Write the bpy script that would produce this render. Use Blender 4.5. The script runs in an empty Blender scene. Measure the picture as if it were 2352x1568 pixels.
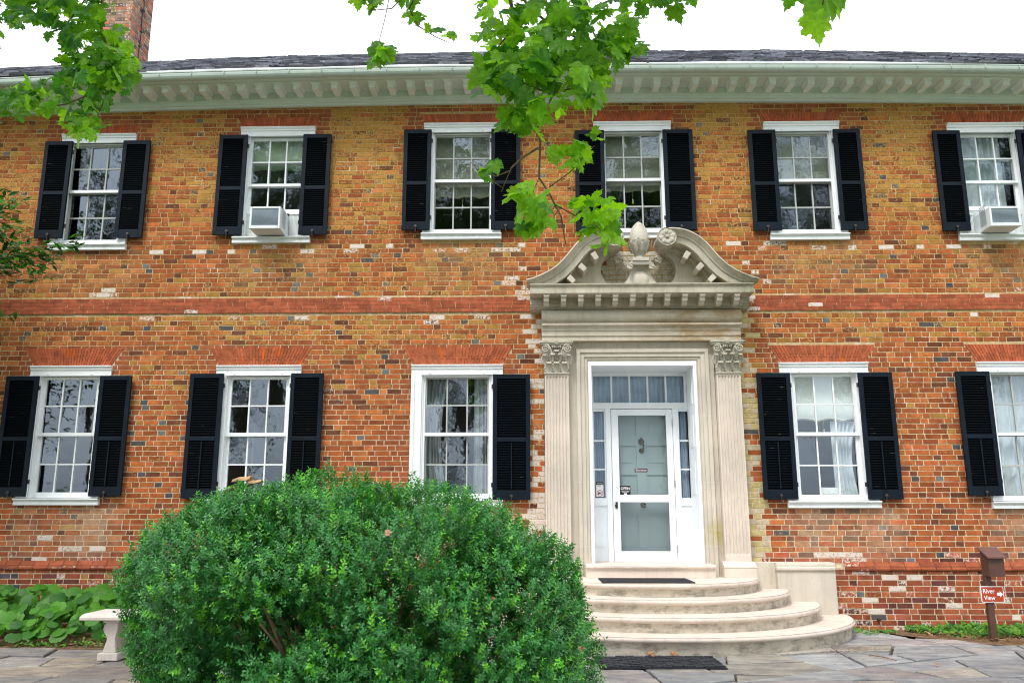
import bpy, math, random
import numpy as np
from mathutils import Vector, Matrix, noise as mnoise
random.seed(7); RNG = np.random.default_rng(7)
SC = bpy.context.scene
COL = SC.collection
R = math.radians

# ------------------------------------------------------------------ camera, sky, sun
cam_d = bpy.data.cameras.new("camera"); cam = bpy.data.objects.new("camera", cam_d); COL.objects.link(cam)
CAM = Vector((0, -11.6, 1.46)); PITCH = R(11.868); YAW = R(-1.285)
cam.location = CAM
cam.rotation_euler = (R(90) + PITCH, 0, -YAW)
cam_d.sensor_width = 36; cam_d.lens = 29.08; cam_d.clip_start = 0.05; cam_d.clip_end = 2000
SC.camera = cam

SUN_EL, SUN_AZ = R(58), R(205)          # azimuth measured clockwise from +Y (north)
world = bpy.data.worlds.new("World"); SC.world = world; world.use_nodes = True
wn = world.node_tree.nodes; wl = world.node_tree.links
for n in list(wn): wn.remove(n)
sky = wn.new("ShaderNodeTexSky"); sky.sky_type = 'NISHITA'; sky.sun_disc = False
sky.sun_elevation = SUN_EL; sky.sun_rotation = SUN_AZ; sky.dust_density = 4.0; sky.air_density = 1.0; sky.ozone_density = 1.0
hs = wn.new("ShaderNodeHueSaturation"); hs.inputs['Saturation'].default_value = 0.22   # thin even cloud
bgn = wn.new("ShaderNodeBackground"); bgn.inputs['Strength'].default_value = 0.15
wo = wn.new("ShaderNodeOutputWorld")
veil = wn.new("ShaderNodeMix"); veil.data_type = 'RGBA'; veil.blend_type = 'ADD'; veil.inputs[0].default_value = 1.0
veil.inputs[7].default_value = (6.2, 6.6, 7.1, 1)      # bright even cloud veil over the clear sky
wl.new(sky.outputs[0], hs.inputs['Color']); wl.new(hs.outputs[0], veil.inputs[6]); wl.new(veil.outputs[2], bgn.inputs['Color']); wl.new(bgn.outputs[0], wo.inputs[0])
sd = bpy.data.lights.new("sun", 'SUN'); sun = bpy.data.objects.new("sun", sd); COL.objects.link(sun)
sd.energy = 1.7; sd.angle = R(12); sd.color = (1.0, 0.96, 0.9)
sdir = Vector((math.sin(SUN_AZ) * math.cos(SUN_EL), math.cos(SUN_AZ) * math.cos(SUN_EL), math.sin(SUN_EL)))
sun.rotation_euler = sdir.to_track_quat('Z', 'Y').to_euler(); sun.location = (0, -20, 30)
SC.view_settings.view_transform = 'Standard'; SC.view_settings.look = 'None'
SC.view_settings.exposure = 0.24; SC.view_settings.gamma = 1.0
SC.render.engine = 'CYCLES'
SC.cycles.max_bounces = 8; SC.cycles.transparent_max_bounces = 12; SC.cycles.caustics_reflective = False; SC.cycles.caustics_refractive = False
SC.cycles.use_denoising = True
SC.cycles.filter_width = 1.05

# point on the vertical plane y=yp (or at distance d) seen at photo pixel (2352 px wide copy) - used once, to measure positions
_F = Vector((math.sin(YAW) * math.cos(PITCH), math.cos(YAW) * math.cos(PITCH), math.sin(PITCH)))
_R = Vector((math.cos(YAW), -math.sin(YAW), 0)); _U = _R.cross(_F)
def ray(px, py): return _R * ((px - 1176) / 1900) + _U * ((784 - py) / 1900) + _F
def at_y(px, py, y):
    d = ray(px, py); return CAM + d * ((y - CAM.y) / d.y)

# ------------------------------------------------------------------ materials
def newmat(name):
    m = bpy.data.materials.new(name); m.use_nodes = True
    nt = m.node_tree
    for n in list(nt.nodes): nt.nodes.remove(n)
    return m, nt
class NT:
    def __init__(s, nt): s.nt = nt; s.n = nt.nodes; s.l = nt.links
    def node(s, t, **kw):
        n = s.n.new(t)
        for k, v in kw.items():
            if k.startswith('i_'):
                n.inputs[k[2:].replace('_', ' ')].default_value = v
            else: setattr(n, k, v)
        return n
    def coord(s): return s.node('ShaderNodeTexCoord').outputs['Object']
    def noise(s, scale, detail=3, vec=None, rough=0.55, stretch=None, out='Fac'):
        v = vec or s.coord()
        if stretch:
            mp = s.node('ShaderNodeMapping'); mp.inputs['Scale'].default_value = stretch
            s.l.new(v, mp.inputs['Vector']); v = mp.outputs[0]
        n = s.node('ShaderNodeTexNoise'); n.inputs['Scale'].default_value = scale; n.inputs['Detail'].default_value = detail
        n.inputs['Roughness'].default_value = rough
        s.l.new(v, n.inputs['Vector']); return n.outputs[out]
    def ramp(s, fac, stops):
        r = s.node('ShaderNodeValToRGB'); e = r.color_ramp.elements
        while len(e) < len(stops): e.new(0.5)
        for el, (p, c) in zip(e, stops):
            el.position = p; el.color = (c, c, c, 1) if not hasattr(c, '__len__') else (*c, 1)
        s.l.new(fac, r.inputs[0]); return r.outputs[0]
    def mix(s, fac, a, b, mode='MIX'):
        m = s.node('ShaderNodeMix', data_type='RGBA', blend_type=mode)
        for sock, v in ((m.inputs[0], fac), (m.inputs[6], a), (m.inputs[7], b)):
            if hasattr(v, 'is_linked') or hasattr(v, 'links'): s.l.new(v, sock)
            elif hasattr(v, '__len__'): sock.default_value = (*v[:3], 1)
            else: sock.default_value = v
        return m.outputs[2]
    def math(s, op, a, b=None, clamp=False):
        m = s.node('ShaderNodeMath', operation=op, use_clamp=clamp)
        for i, v in enumerate((a, b)):
            if v is None: continue
            if hasattr(v, 'links'): s.l.new(v, m.inputs[i])
            else: m.inputs[i].default_value = v
        return m.outputs[0]
    def bump(s, h, strength, dist=0.01):
        b = s.node('ShaderNodeBump'); b.inputs['Strength'].default_value = strength; b.inputs['Distance'].default_value = dist
        s.l.new(h, b.inputs['Height']); return b.outputs[0]
    def pbr(s, col, rough=0.6, spec=0.5, normal=None, metal=0.0):
        p = s.node('ShaderNodeBsdfPrincipled')
        if hasattr(col, 'links'): s.l.new(col, p.inputs['Base Color'])
        else: p.inputs['Base Color'].default_value = (*col[:3], 1)
        if hasattr(rough, 'links'): s.l.new(rough, p.inputs['Roughness'])
        else: p.inputs['Roughness'].default_value = rough
        p.inputs['Specular IOR Level'].default_value = spec; p.inputs['Metallic'].default_value = metal
        if normal: s.l.new(normal, p.inputs['Normal'])
        return p.outputs[0]
    def out(s, sh):
        o = s.node('ShaderNodeOutputMaterial'); s.l.new(sh, o.inputs[0])
MAT = {}
def simple(name, col, rough=0.6, spec=0.5, var=0.12, scale=6, bump=0.0, metal=0.0, dirt=None, dirt_amt=0.0, stretch=None):
    m, nt = newmat(name); t = NT(nt)
    n1 = t.noise(scale, 4, stretch=stretch); n2 = t.noise(scale * 9, 3)
    dark = tuple(c * (1 - var) for c in col); lite = tuple(min(1, c * (1 + var)) for c in col)
    c = t.mix(t.ramp(n1, [(.3, 0), (.7, 1)]), dark, lite)
    if dirt:
        d = t.ramp(t.noise(scale * 2.3, 6, rough=.7), [(.5, 0), (.72, 1)])
        c = t.mix(t.math('MULTIPLY', d, dirt_amt), c, dirt)
    nrm = t.bump(n2, bump, .004) if bump else None
    t.out(t.pbr(c, rough, spec, nrm, metal)); MAT[name] = m; return m

# brick: each brick's own colour is stored on its faces; the shader adds ochre crust, soot specks and lime inside it
def brick_mat(name):
    m, nt = newmat(name); t = NT(nt)
    a = t.node('ShaderNodeAttribute', attribute_name='brick'); l = t.node('ShaderNodeAttribute', attribute_name='lime')
    nv = t.noise(34, 5, rough=.65); nf = t.noise(120, 3); nb = t.noise(9, 3)
    c = t.mix(t.ramp(nb, [(.3, 0), (.7, 1)]), t.mix(1, a.outputs['Color'], (.72, .68, .66), 'MULTIPLY'), t.mix(1, a.outputs['Color'], (1.22, 1.2, 1.15), 'MULTIPLY'))
    oc = t.mix(t.noise(60, 2), (.40, .19, .030), (.56, .32, .085))
    thr = t.math('SUBTRACT', t.math('ADD', nv, a.outputs['Alpha']), .82)
    fac = t.math('MULTIPLY', thr, 11.0, True)
    c = t.mix(t.math('MULTIPLY', fac, .85), c, oc)
    soot = t.ramp(nf, [(.60, 0), (.72, 1)])
    c = t.mix(t.math('MULTIPLY', soot, .55), c, (.05, .035, .025))
    thr2 = t.math('MULTIPLY', t.math('SUBTRACT', t.math('ADD', t.noise(28, 5, rough=.7), l.outputs['Fac']), .95), 8.0, True)
    c = t.mix(thr2, c, t.mix(t.noise(70, 2), (.50, .40, .33), (.78, .72, .66)))
    t.out(t.pbr(c, .85, .25, t.bump(nv, .5, .006))); MAT[name] = m
brick_mat('brick')
def mortar_mat():
    m, nt = newmat('mortar'); t = NT(nt)
    co = t.coord(); sep = t.node('ShaderNodeSeparateXYZ'); t.l.new(co, sep.inputs[0])
    n = t.noise(1.3, 5, co, .65); n2 = t.noise(26, 4, co)
    hz = t.math('ADD', t.math('MULTIPLY', t.math('SUBTRACT', sep.outputs['Z'], 3.0), .16), t.math('SUBTRACT', t.math('MULTIPLY', n, 1.4), .4))
    c = t.mix(t.ramp(hz, [(.0, 0), (.75, 1)]), (.74, .61, .44), (.57, .40, .17))
    c = t.mix(t.ramp(n2, [(.35, 0), (.7, 1)]), t.mix(1, c, (.62, .6, .55), 'MULTIPLY'), c)
    w = t.ramp(t.noise(3.1, 6, co, .7), [(.55, 0), (.66, 1)])
    c = t.mix(t.math('MULTIPLY', w, .7), c, (.72, .67, .6))
    t.out(t.pbr(c, .95, .1, t.bump(n2, .4, .006))); MAT['mortar'] = m
mortar_mat()

def stone_mat(name, col, streak=0.5, moss=0.0, rust=False, riser=False, lichen=None):
    m, nt = newmat(name); t = NT(nt); co = t.coord()
    n1 = t.noise(2.2, 5, co); n3 = t.noise(90, 3, co)
    c = t.mix(t.ramp(n1, [(.3, 0), (.7, 1)]), tuple(x * .86 for x in col), tuple(min(1, x * 1.08) for x in col))
    st = t.ramp(t.noise(3.0, 6, co, .65, (3.2, 3.2, .35)), [(.48, 0), (.72, 1)])
    c = t.mix(t.math('MULTIPLY', st, streak), c, (col[0] * .42, col[1] * .40, col[2] * .34))
    sp = t.ramp(t.noise(36, 5, co, .75), [(.56, 0), (.7, 1)])
    c = t.mix(t.math('MULTIPLY', sp, .3), c, tuple(x * .5 for x in col))
    if moss:
        ge = t.node('ShaderNodeNewGeometry'); s2 = t.node('ShaderNodeSeparateXYZ'); t.l.new(ge.outputs['Normal'], s2.inputs[0])
        up = t.ramp(s2.outputs['Z'], [(.15, 0), (.6, 1)])
        mm = t.math('MULTIPLY', up, t.ramp(t.noise(4.5, 5, co, .7), [(.38, 0), (.62, 1)]))
        c = t.mix(t.math('MULTIPLY', mm, moss), c, (.075, .085, .03))
        gx = t.node('ShaderNodeSeparateXYZ'); t.l.new(co, gx.inputs[0])
        gr = t.math('MULTIPLY', t.ramp(t.math('MULTIPLY', gx.outputs['X'], .3), [(.74, 0), (.92, 1)]), t.ramp(t.noise(5, 5, co, .7), [(.34, 0), (.6, 1)]))
        c = t.mix(t.math('MULTIPLY', gr, .7), c, (.115, .145, .06))       # algae on the damp right-hand end
    if lichen:
        vd = t.node('ShaderNodeVectorMath', operation='DISTANCE'); t.l.new(co, vd.inputs[0]); vd.inputs[1].default_value = lichen
        lf = t.math('MULTIPLY', t.ramp(vd.outputs['Value'], [(.05, 1), (.22, 0)]), t.ramp(t.noise(14, 5, co, .7), [(.3, 0), (.6, 1)]))
        c = t.mix(t.math('MULTIPLY', lf, .85), c, (.42, .36, .05))
    if rust:
        sx = t.node('ShaderNodeSeparateXYZ'); t.l.new(co, sx.inputs[0])
        xr = t.ramp(t.math('MULTIPLY', sx.outputs['X'], .3), [(.40, 0), (.62, 1)])
        rr = t.math('MULTIPLY', xr, t.ramp(t.noise(2.6, 5, co, .65, (1, 1, 2)), [(.36, 0), (.58, 1)]))
        c = t.mix(t.math('MULTIPLY', rr, .75), c, (.36, .235, .10))
    if riser:
        r = t.ramp(t.noise(5.5, 7, co, .75, (1, 1, 2.2)), [(.46, 0), (.62, 1)])
        c = t.mix(t.math('MULTIPLY', r, .66), c, (.14, .135, .105))
    t.out(t.pbr(c, .8, .3, t.bump(n3, .25, .003))); MAT[name] = m
stone_mat('limestone', (.60, .545, .455), .35, lichen=(2.53, -.10, 1.22))
stone_mat('limestone_mossy', (.53, .48, .38), .5, .75)
stone_mat('limestone_stained', (.62, .565, .46), .3, 0, True)
stone_mat('carved_stone', (.54, .50, .42), .35, .5)
stone_mat('tread_stone', (.67, .58, .50), .28)
stone_mat('riser_stone', (.60, .545, .45), .25, 0, False, True)
stone_mat('pilaster_stone', (.66, .585, .50), .12)
stone_mat('concrete_white', (.66, .60, .54), .3)

def paint(name, col, chips=.25, dirtcol=(.3, .26, .2), rough=.45, var=.05):
    m, nt = newmat(name); t = NT(nt); co = t.coord()
    c = t.mix(t.ramp(t.noise(3, 4, co), [(.3, 0), (.7, 1)]), tuple(x * (1 - var) for x in col), tuple(min(1, x * (1 + var)) for x in col))
    st = t.ramp(t.noise(6, 5, co, .7, (1, 1, .4)), [(.55, 0), (.75, 1)])
    c = t.mix(t.math('MULTIPLY', st, chips), c, dirtcol)
    ch = t.ramp(t.noise(23, 6, co, .75), [(.68, 0), (.72, 1)])
    c = t.mix(t.math('MULTIPLY', ch, chips * 1.6, True), c, tuple(x * .7 for x in dirtcol))
    t.out(t.pbr(c, rough, .4, t.bump(t.noise(60, 3, co), .12, .003))); MAT[name] = m
paint('white_paint', (.80, .83, .84), .14)
paint('door_white', (.84, .88, .91), .04)
paint('modillion_lit_paint', (.86, .90, .86), .08, (.4, .42, .36))  # whiter than the cornice: skylight on the fronts put into the colour
paint('cornice_shade_paint', (.64, .715, .645), .12, (.3, .3, .24))  # stained green, and darker to put the soffit shade into the colour
paint('gutter_paint', (.46, .54, .48), .3, (.2, .2, .17))
paint('sill_paint', (.74, .78, .78), .35)
paint('dimmed_sash', (.42, .44, .42), .2)  # white sash paint greyed: dimming by storm glass put into the colour
paint('door_panel_paint', (.28, .36, .36), .03, (.2, .22, .2), .4)
def shutter_mat():
    m, nt = newmat('shutter_paint'); t = NT(nt); co = t.coord()
    c = t.mix(t.ramp(t.noise(4, 4, co), [(.3, 0), (.7, 1)]), (.002, .006, .011), (.005, .012, .022))
    s = t.ramp(t.noise(20, 5, co, .7, (.25, 1, 3.5)), [(.71, 0), (.745, 1)])
    c = t.mix(t.math('MULTIPLY', s, .45), c, (.25, .27, .27))
    t.out(t.pbr(c, .5, .16, t.bump(t.noise(50, 3, co), .1, .003))); MAT['shutter_paint'] = m
shutter_mat()
def louvre_mat():
    m, nt = newmat('louvre_paint'); t = NT(nt); co = t.coord()
    c = (.0015, .003, .0045)
    s = t.ramp(t.noise(16, 5, co, .7, (.3, 1, 5)), [(.66, 0), (.70, 1)])
    c = t.mix(t.math('MULTIPLY', s, .35), c, (.3, .32, .3))
    t.out(t.pbr(c, .75, .05)); MAT['louvre_paint'] = m
louvre_mat()
def slate_mat():
    m, nt = newmat('roof_slate'); t = NT(nt); co = t.coord()
    a = t.node('ShaderNodeAttribute', attribute_name='brick')
    n = t.noise(14, 5, co, .7)
    c = t.mix(t.ramp(n, [(.4, 0), (.65, 1)]), t.mix(1, a.outputs['Color'], (.5, .5, .55), 'MULTIPLY'), a.outputs['Color'])
    t.out(t.pbr(c, .55, .4, t.bump(n, .4, .006))); MAT['roof_slate'] = m
slate_mat()
def flag_mat():
    m, nt = newmat('flagstone'); t = NT(nt); co = t.coord()
    a = t.node('ShaderNodeAttribute', attribute_name='brick')
    n = t.noise(3.5, 6, co, .65, (1, 1.8, 1)); n2 = t.noise(22, 5, co, .65)
    c = t.mix(t.ramp(n, [(.36, 0), (.64, 1)]), t.mix(1, a.outputs['Color'], (.62, .62, .66), 'MULTIPLY'), t.mix(1, a.outputs['Color'], (1.25, 1.2, 1.1), 'MULTIPLY'))
    r = t.ramp(t.noise(1.6, 5, co, .7), [(.52, 0), (.66, 1)])
    c = t.mix(t.math('MULTIPLY', r, .3), c, (.20, .15, .10))
    s = t.ramp(n2, [(.58, 0), (.7, 1)])
    c = t.mix(t.math('MULTIPLY', s, .35), c, (.07, .065, .055))
    t.out(t.pbr(c, .62, .45, t.bump(n2, .5, .01))); MAT['flagstone'] = m
flag_mat()
simple('joint_soil', (.10, .075, .045), .95, .1, .5, 12, .6)
simple('bed_soil', (.15, .095, .055), .95, .1, .5, 18, .8, dirt=(.32, .2, .12), dirt_amt=.7)
simple('lawn_grass', (.06, .11, .03), .9, .1, .4, 3, .6)
simple('dark_metal', (.03, .022, .018), .5, .5, .3, 30)
simple('bronze', (.09, .07, .035), .4, .5, .3, 30, metal=.7)
simple('eave_board', (.11, .075, .065), .8, .2, .5, 9, dirt=(.3, .28, .3), dirt_amt=.6)
simple('steel', (.5, .5, .5), .35, .5, .1, 30, metal=.8)
simple('brown_paint', (.085, .038, .026), .55, .4, .15, 9, .1, dirt=(.14, .09, .07), dirt_amt=.3)
simple('brown_paint_lid', (.14, .068, .058), .5, .4, .12, 9)
simple('sign_orange', (.40, .048, .010), .45, .4, .05, 8)
simple('sign_white', (.82, .82, .84), .5, .4, .03, 8)
simple('sign_maroon', (.085, .018, .014), .5, .4, .05, 8)
simple('sign_black', (.012, .010, .010), .5, .4, .05, 8)
simple('sign_red', (.55, .03, .03), .5, .4, .05, 8)
simple('ac_plastic', (.68, .72, .72), .5, .4, .06, 6, dirt=(.4, .42, .38), dirt_amt=.2)
simple('ac_grille', (.26, .32, .36), .5, .4, .1, 6)
simple('rubber_mat', (.014, .017, .024), .6, .4, .4, 14, .5)
simple('mat_fibre', (.035, .035, .042), .95, .1, .35, 60, .7)
simple('room_wall', (.22, .20, .17), .9, .1, .1, 2)
simple('blind_cloth', (.46, .55, .40), .9, .1, .06, 2)
simple('blind_grey', (.27, .28, .22), .9, .1, .06, 2)
simple('curtain_grey', (.36, .38, .40), .9, .1, .08, 3)
simple('blind_pale', (.90, .91, .88), .9, .1, .04, 2)
simple('curtain_blue', (.32, .41, .52), .9, .1, .15, 4)
simple('curtain_white', (.70, .73, .78), .9, .1, .06, 3)
simple('fringe', (.40, .36, .22), .9, .1, .1, 20)
simple('bark', (.16, .12, .085), .9, .2, .4, 14, .8, stretch=(3, 3, .6))
simple('twig_bark', (.20, .13, .08), .8, .2, .3, 30, .3)
simple('peeled_bark', (.50, .31, .17), .8, .2, .35, 14, .4)
simple('dead_leaf', (.34, .18, .09), .8, .2, .45, 18, .2)
simple('lead_flashing', (.45, .47, .5), .5, .5, .15, 7)
def glass_mat(name, base=.10, tint=(.9, .95, .93), wav=.12):
    m, nt = newmat(name); t = NT(nt); co = t.coord()
    tr = t.node('ShaderNodeBsdfTransparent'); tr.inputs[0].default_value = (*tint, 1)
    gl = t.node('ShaderNodeBsdfGlossy'); gl.inputs['Roughness'].default_value = 0.035; gl.inputs['Color'].default_value = (.74, .87, 1, 1)
    b = t.bump(t.noise(5.5, 2, co, .5), wav, .012); t.l.new(b, gl.inputs['Normal'])
    lw = t.node('ShaderNodeLayerWeight'); lw.inputs['Blend'].default_value = .5
    f = t.math('ADD', t.math('MULTIPLY', t.math('POWER', lw.outputs['Facing'], 5.0), 1 - base), base, True)
    mx = t.node('ShaderNodeMixShader'); t.l.new(f, mx.inputs[0]); t.l.new(tr.outputs[0], mx.inputs[1]); t.l.new(gl.outputs[0], mx.inputs[2])
    t.out(mx.outputs[0]); MAT[name] = m
glass_mat('window_glass', .135)
glass_mat('door_glass', .03, (.97, .98, .98), .1)
def leaf_mat(name, trans=(.30, .55, .03), tfac=.45, rough=.4, spec=.4):
    m, nt = newmat(name); t = NT(nt)
    a = t.node('ShaderNodeAttribute', attribute_name='leaf'); n = t.noise(40, 3)
    c = t.mix(t.ramp(n, [(.3, 0), (.7, 1)]), t.mix(1, a.outputs['Color'], (.8, .8, .8), 'MULTIPLY'), t.mix(1, a.outputs['Color'], (1.15, 1.15, 1.1), 'MULTIPLY'))
    p = t.pbr(c, rough, spec)
    tl = t.node('ShaderNodeBsdfTranslucent'); t.l.new(t.mix(1, c, trans, 'MULTIPLY'), tl.inputs[0])
    mx = t.node('ShaderNodeMixShader'); mx.inputs[0].default_value = tfac
    t.l.new(p, mx.inputs[1]); t.l.new(tl.outputs[0], mx.inputs[2]); t.out(mx.outputs[0]); MAT[name] = m
leaf_mat('sycamore_leaf', (2.0, 1.75, .6), .5, .42, .35)
leaf_mat('box_leaf', (1.6, 1.8, .8), .25, .33, .65)
leaf_mat('begonia_leaf', (1.8, 1.8, .8), .3, .5, .3)
leaf_mat('tree_leaf', (1.5, 1.6, .6), .3, .5, .3)

# ------------------------------------------------------------------ mesh helpers
ORG = {}
class MB:
    def __init__(s): s.v = []; s.f = []; s.m = []; s.cm = 0
    def add(s, vs, fs):
        o = len(s.v); s.v.extend([tuple(v) for v in vs]); s.f.extend([tuple(i + o for i in f) for f in fs]); s.m.extend([s.cm] * len(fs)); return s
    def box(s, x0, x1, y0, y1, z0, z1):
        return s.add([(x0, y0, z0), (x1, y0, z0), (x1, y1, z0), (x0, y1, z0), (x0, y0, z1), (x1, y0, z1), (x1, y1, z1), (x0, y1, z1)],
                     [(0, 3, 2, 1), (4, 5, 6, 7), (0, 1, 5, 4), (1, 2, 6, 5), (2, 3, 7, 6), (3, 0, 4, 7)])
    def prism_y(s, poly, y0, y1):     # poly in (x,z)
        n = len(poly); vs = [(x, y0, z) for x, z in poly] + [(x, y1, z) for x, z in poly]
        return s.add(vs, [tuple(range(n)), tuple(range(2 * n - 1, n - 1, -1))] + [(i, i + n, (i + 1) % n + n, (i + 1) % n) for i in range(n)])
    def prism_x(s, prof, x0, x1, cap=True):  # prof in (y,z)
        n = len(prof); vs = [(x0, y, z) for y, z in prof] + [(x1, y, z) for y, z in prof]
        fs = [(i, (i + 1) % n, (i + 1) % n + n, i + n) for i in range(n)]
        if cap: fs += [tuple(range(n - 1, -1, -1)), tuple(range(n, 2 * n))]
        return s.add(vs, fs)
    def prism_z(s, poly, z0, z1):
        n = len(poly); vs = [(x, y, z0) for x, y in poly] + [(x, y, z1) for x, y in poly]
        return s.add(vs, [tuple(range(n - 1, -1, -1)), tuple(range(n, 2 * n))] + [(i, (i + 1) % n, (i + 1) % n + n, i + n) for i in range(n)])
    def tube(s, pts, rad, n=6):
        pts = [Vector(p) for p in pts]
        if not hasattr(rad, '__len__'): rad = [rad] * len(pts)
        vs = []; fs = []
        for i, p in enumerate(pts):
            d = (pts[min(i + 1, len(pts) - 1)] - pts[max(i - 1, 0)]).normalized()
            a = d.cross(Vector((0.12, 0.2, 1))) if abs(d.z) < .9 else d.cross(Vector((1, .1, 0)))
            a.normalize(); b = d.cross(a)
            for k in range(n):
                t = 2 * math.pi * k / n; vs.append(p + (a * math.cos(t) + b * math.sin(t)) * rad[i])
        for i in range(len(pts) - 1):
            for k in range(n):
                fs.append((i * n + k, i * n + (k + 1) % n, (i + 1) * n + (k + 1) % n, (i + 1) * n + k))
        fs += [tuple(range(n - 1, -1, -1)), tuple(range((len(pts) - 1) * n, len(pts) * n))]
        return s.add(vs, fs)
    def lathe(s, prof, c, n=16, axis='Z'):   # prof (r, h)
        vs = []; fs = []
        for r, h in prof:
            for k in range(n):
                t = 2 * math.pi * k / n; u, w = r * math.cos(t), r * math.sin(t)
                vs.append((c[0] + u, c[1] + w, c[2] + h) if axis == 'Z' else (c[0] + u, c[1] + h, c[2] + w))
        for i in range(len(prof) - 1):
            for k in range(n): fs.append((i * n + k, i * n + (k + 1) % n, (i + 1) * n + (k + 1) % n, (i + 1) * n + k))
        fs += [tuple(range(n - 1, -1, -1)), tuple(range((len(prof) - 1) * n, len(prof) * n))]
        return s.add(vs, fs)
    def build(s, name, mat, parent=None, smooth=False, bevel=0, fix=False):
        me = bpy.data.meshes.new(name)
        off = ORG.get(parent, Vector((0, 0, 0))) if parent else Vector((0, 0, 0))
        me.from_pydata([(v[0] - off.x, v[1] - off.y, v[2] - off.z) for v in s.v], [], s.f)
        for mm in (mat if isinstance(mat, (list, tuple)) else [mat]): me.materials.append(MAT[mm])
        if any(s.m): me.polygons.foreach_set('material_index', s.m)
        o = bpy.data.objects.new(name, me); COL.objects.link(o)
        if parent: o.parent = parent
        ORG[o] = off
        if smooth:
            me.polygons.foreach_set('use_smooth', [True] * len(me.polygons))
        if bevel:
            b = o.modifiers.new('bevel', 'BEVEL'); b.width = bevel; b.segments = 2; b.limit_method = 'ANGLE'; b.angle_limit = R(40)
        return o
def npmesh(name, verts, faces_flat, sizes, mat, parent=None, attr=None, attrname='leaf', extra=None, smooth=False):
    me = bpy.data.meshes.new(name)
    off = ORG.get(parent, Vector((0, 0, 0))) if parent else Vector((0, 0, 0))
    verts = np.asarray(verts, np.float32) - np.array(off, np.float32)
    me.vertices.add(len(verts)); me.vertices.foreach_set('co', verts.ravel())
    faces_flat = np.asarray(faces_flat, np.int32); sizes = np.asarray(sizes, np.int32)
    me.loops.add(len(faces_flat)); me.loops.foreach_set('vertex_index', faces_flat)
    me.polygons.add(len(sizes)); st = np.zeros(len(sizes), np.int32); st[1:] = np.cumsum(sizes)[:-1]
    me.polygons.foreach_set('loop_start', st)
    me.update(calc_edges=True); me.validate()
    me.materials.append(MAT[mat])
    if attr is not None:
        a = me.attributes.new(attrname, 'FLOAT_COLOR', 'FACE'); a.data.foreach_set('color', np.asarray(attr, np.float32).ravel())
    if extra is not None:
        a = me.attributes.new('lime', 'FLOAT', 'FACE'); a.data.foreach_set('value', np.asarray(extra, np.float32))
    me.polygons.foreach_set('use_smooth', np.full(len(sizes), bool(smooth)))
    o = bpy.data.objects.new(name, me); COL.objects.link(o)
    if parent: o.parent = parent
    ORG[o] = off
    return o
def tag(o, label, cat, group=None, kind=None):
    if label: o['label'] = label
    if cat: o['category'] = cat
    if group: o['group'] = group
    if kind: o['kind'] = kind
    return o
def thing(name, loc, label, cat, group=None):
    o = bpy.data.objects.new(name, None); COL.objects.link(o); o.location = loc; o.empty_display_size = .2
    ORG[o] = Vector(loc); return tag(o, label, cat, group)
def text_mesh(name, body, size, loc, mat, parent, depth=.002, align='LEFT', bold=0.0, serif=False, xscale=1.0):
    cu = bpy.data.curves.new(name, 'FONT'); cu.body = body; cu.size = size; cu.extrude = depth; cu.align_x = align; cu.offset = bold
    o0 = bpy.data.objects.new(name, cu); COL.objects.link(o0)
    bpy.context.view_layer.update()
    me = bpy.data.meshes.new_from_object(o0.evaluated_get(bpy.context.evaluated_depsgraph_get()))
    bpy.data.objects.remove(o0); me.name = name
    me.transform(Matrix.Translation(Vector(loc) - ORG[parent]) @ Matrix.Rotation(R(90), 4, 'X') @ Matrix.Diagonal((xscale, 1, 1, 1)))
    me.materials.clear(); me.materials.append(MAT[mat])
    o = bpy.data.objects.new(name, me); COL.objects.link(o); o.parent = parent; ORG[o] = ORG[parent]; return o

# ------------------------------------------------------------------ house data (metres on the facade)
HX0, HX1, HY1 = -12.6, 12.0, 10.6
UP = [(-7.13, -5.99, 7.155, 5.40), (-4.385, -3.25, 7.24, 5.49), (-1.59, -.425, 7.27, 5.525), (.97, 2.13, 7.265, 5.52), (3.515, 4.64, 7.235, 5.48), (6.235, 7.36, 7.185, 5.45)]
LO = [(-7.185, -6.01, 3.565, 1.70), (-4.49, -3.27, 3.56, 1.69), (-1.69, -.39, 3.56, 1.685), (3.51, 4.75, 3.57, 1.66), (6.265, 7.50, 3.57, 1.65)]
SHU = [[(-7.35, -6.93), (-6.15, -5.735)], [(-4.685, -4.255), (-3.41, -2.985)], [(-1.885, -1.47), (-.57, -.135)], [(.68, 1.12), (1.995, 2.44)], [(3.26, 3.67), (4.525, 4.92)], [(5.985, 6.385), (7.21, 7.62)]]
SHUZ = [(7.02, 5.475), (7.095, 5.505), (7.15, 5.56), (7.11, 5.53), (7.09, 5.515), (7.05, 5.49)]
SHL = [[(-7.49, -7.02), (-6.135, -5.68)], [(-4.84, -4.36), (-3.395, -2.93)], [(-.527, -.005)], [(3.17, 3.635), (4.58, 5.05)], [(5.93, 6.395), (7.36, 7.83)]]
SHLZ = [(3.41, 1.72), (3.435, 1.69), (3.41, 1.67), (3.415, 1.675), (3.425, 1.72)]
DOOR = (.195, 2.925, .0, 4.60)                      # stone portal cuts the brick here
BELT = (4.335, 4.56); WT = .785                   # belt course, water table
def bow(x): return .05 - .10 * (x / 7.4) ** 2     # the old eaves have settled towards the ends
house = thing('brick_house', (0, 0, 0), 'two-storey old brick house with black shutters and a carved stone doorway', 'house')

def holes():
    h = []
    for x0, x1, zt, zs in UP + LO: h.append((x0, x1, zs - .10, zt))
    h.append(DOOR); return h
HOLES = holes()
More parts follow.
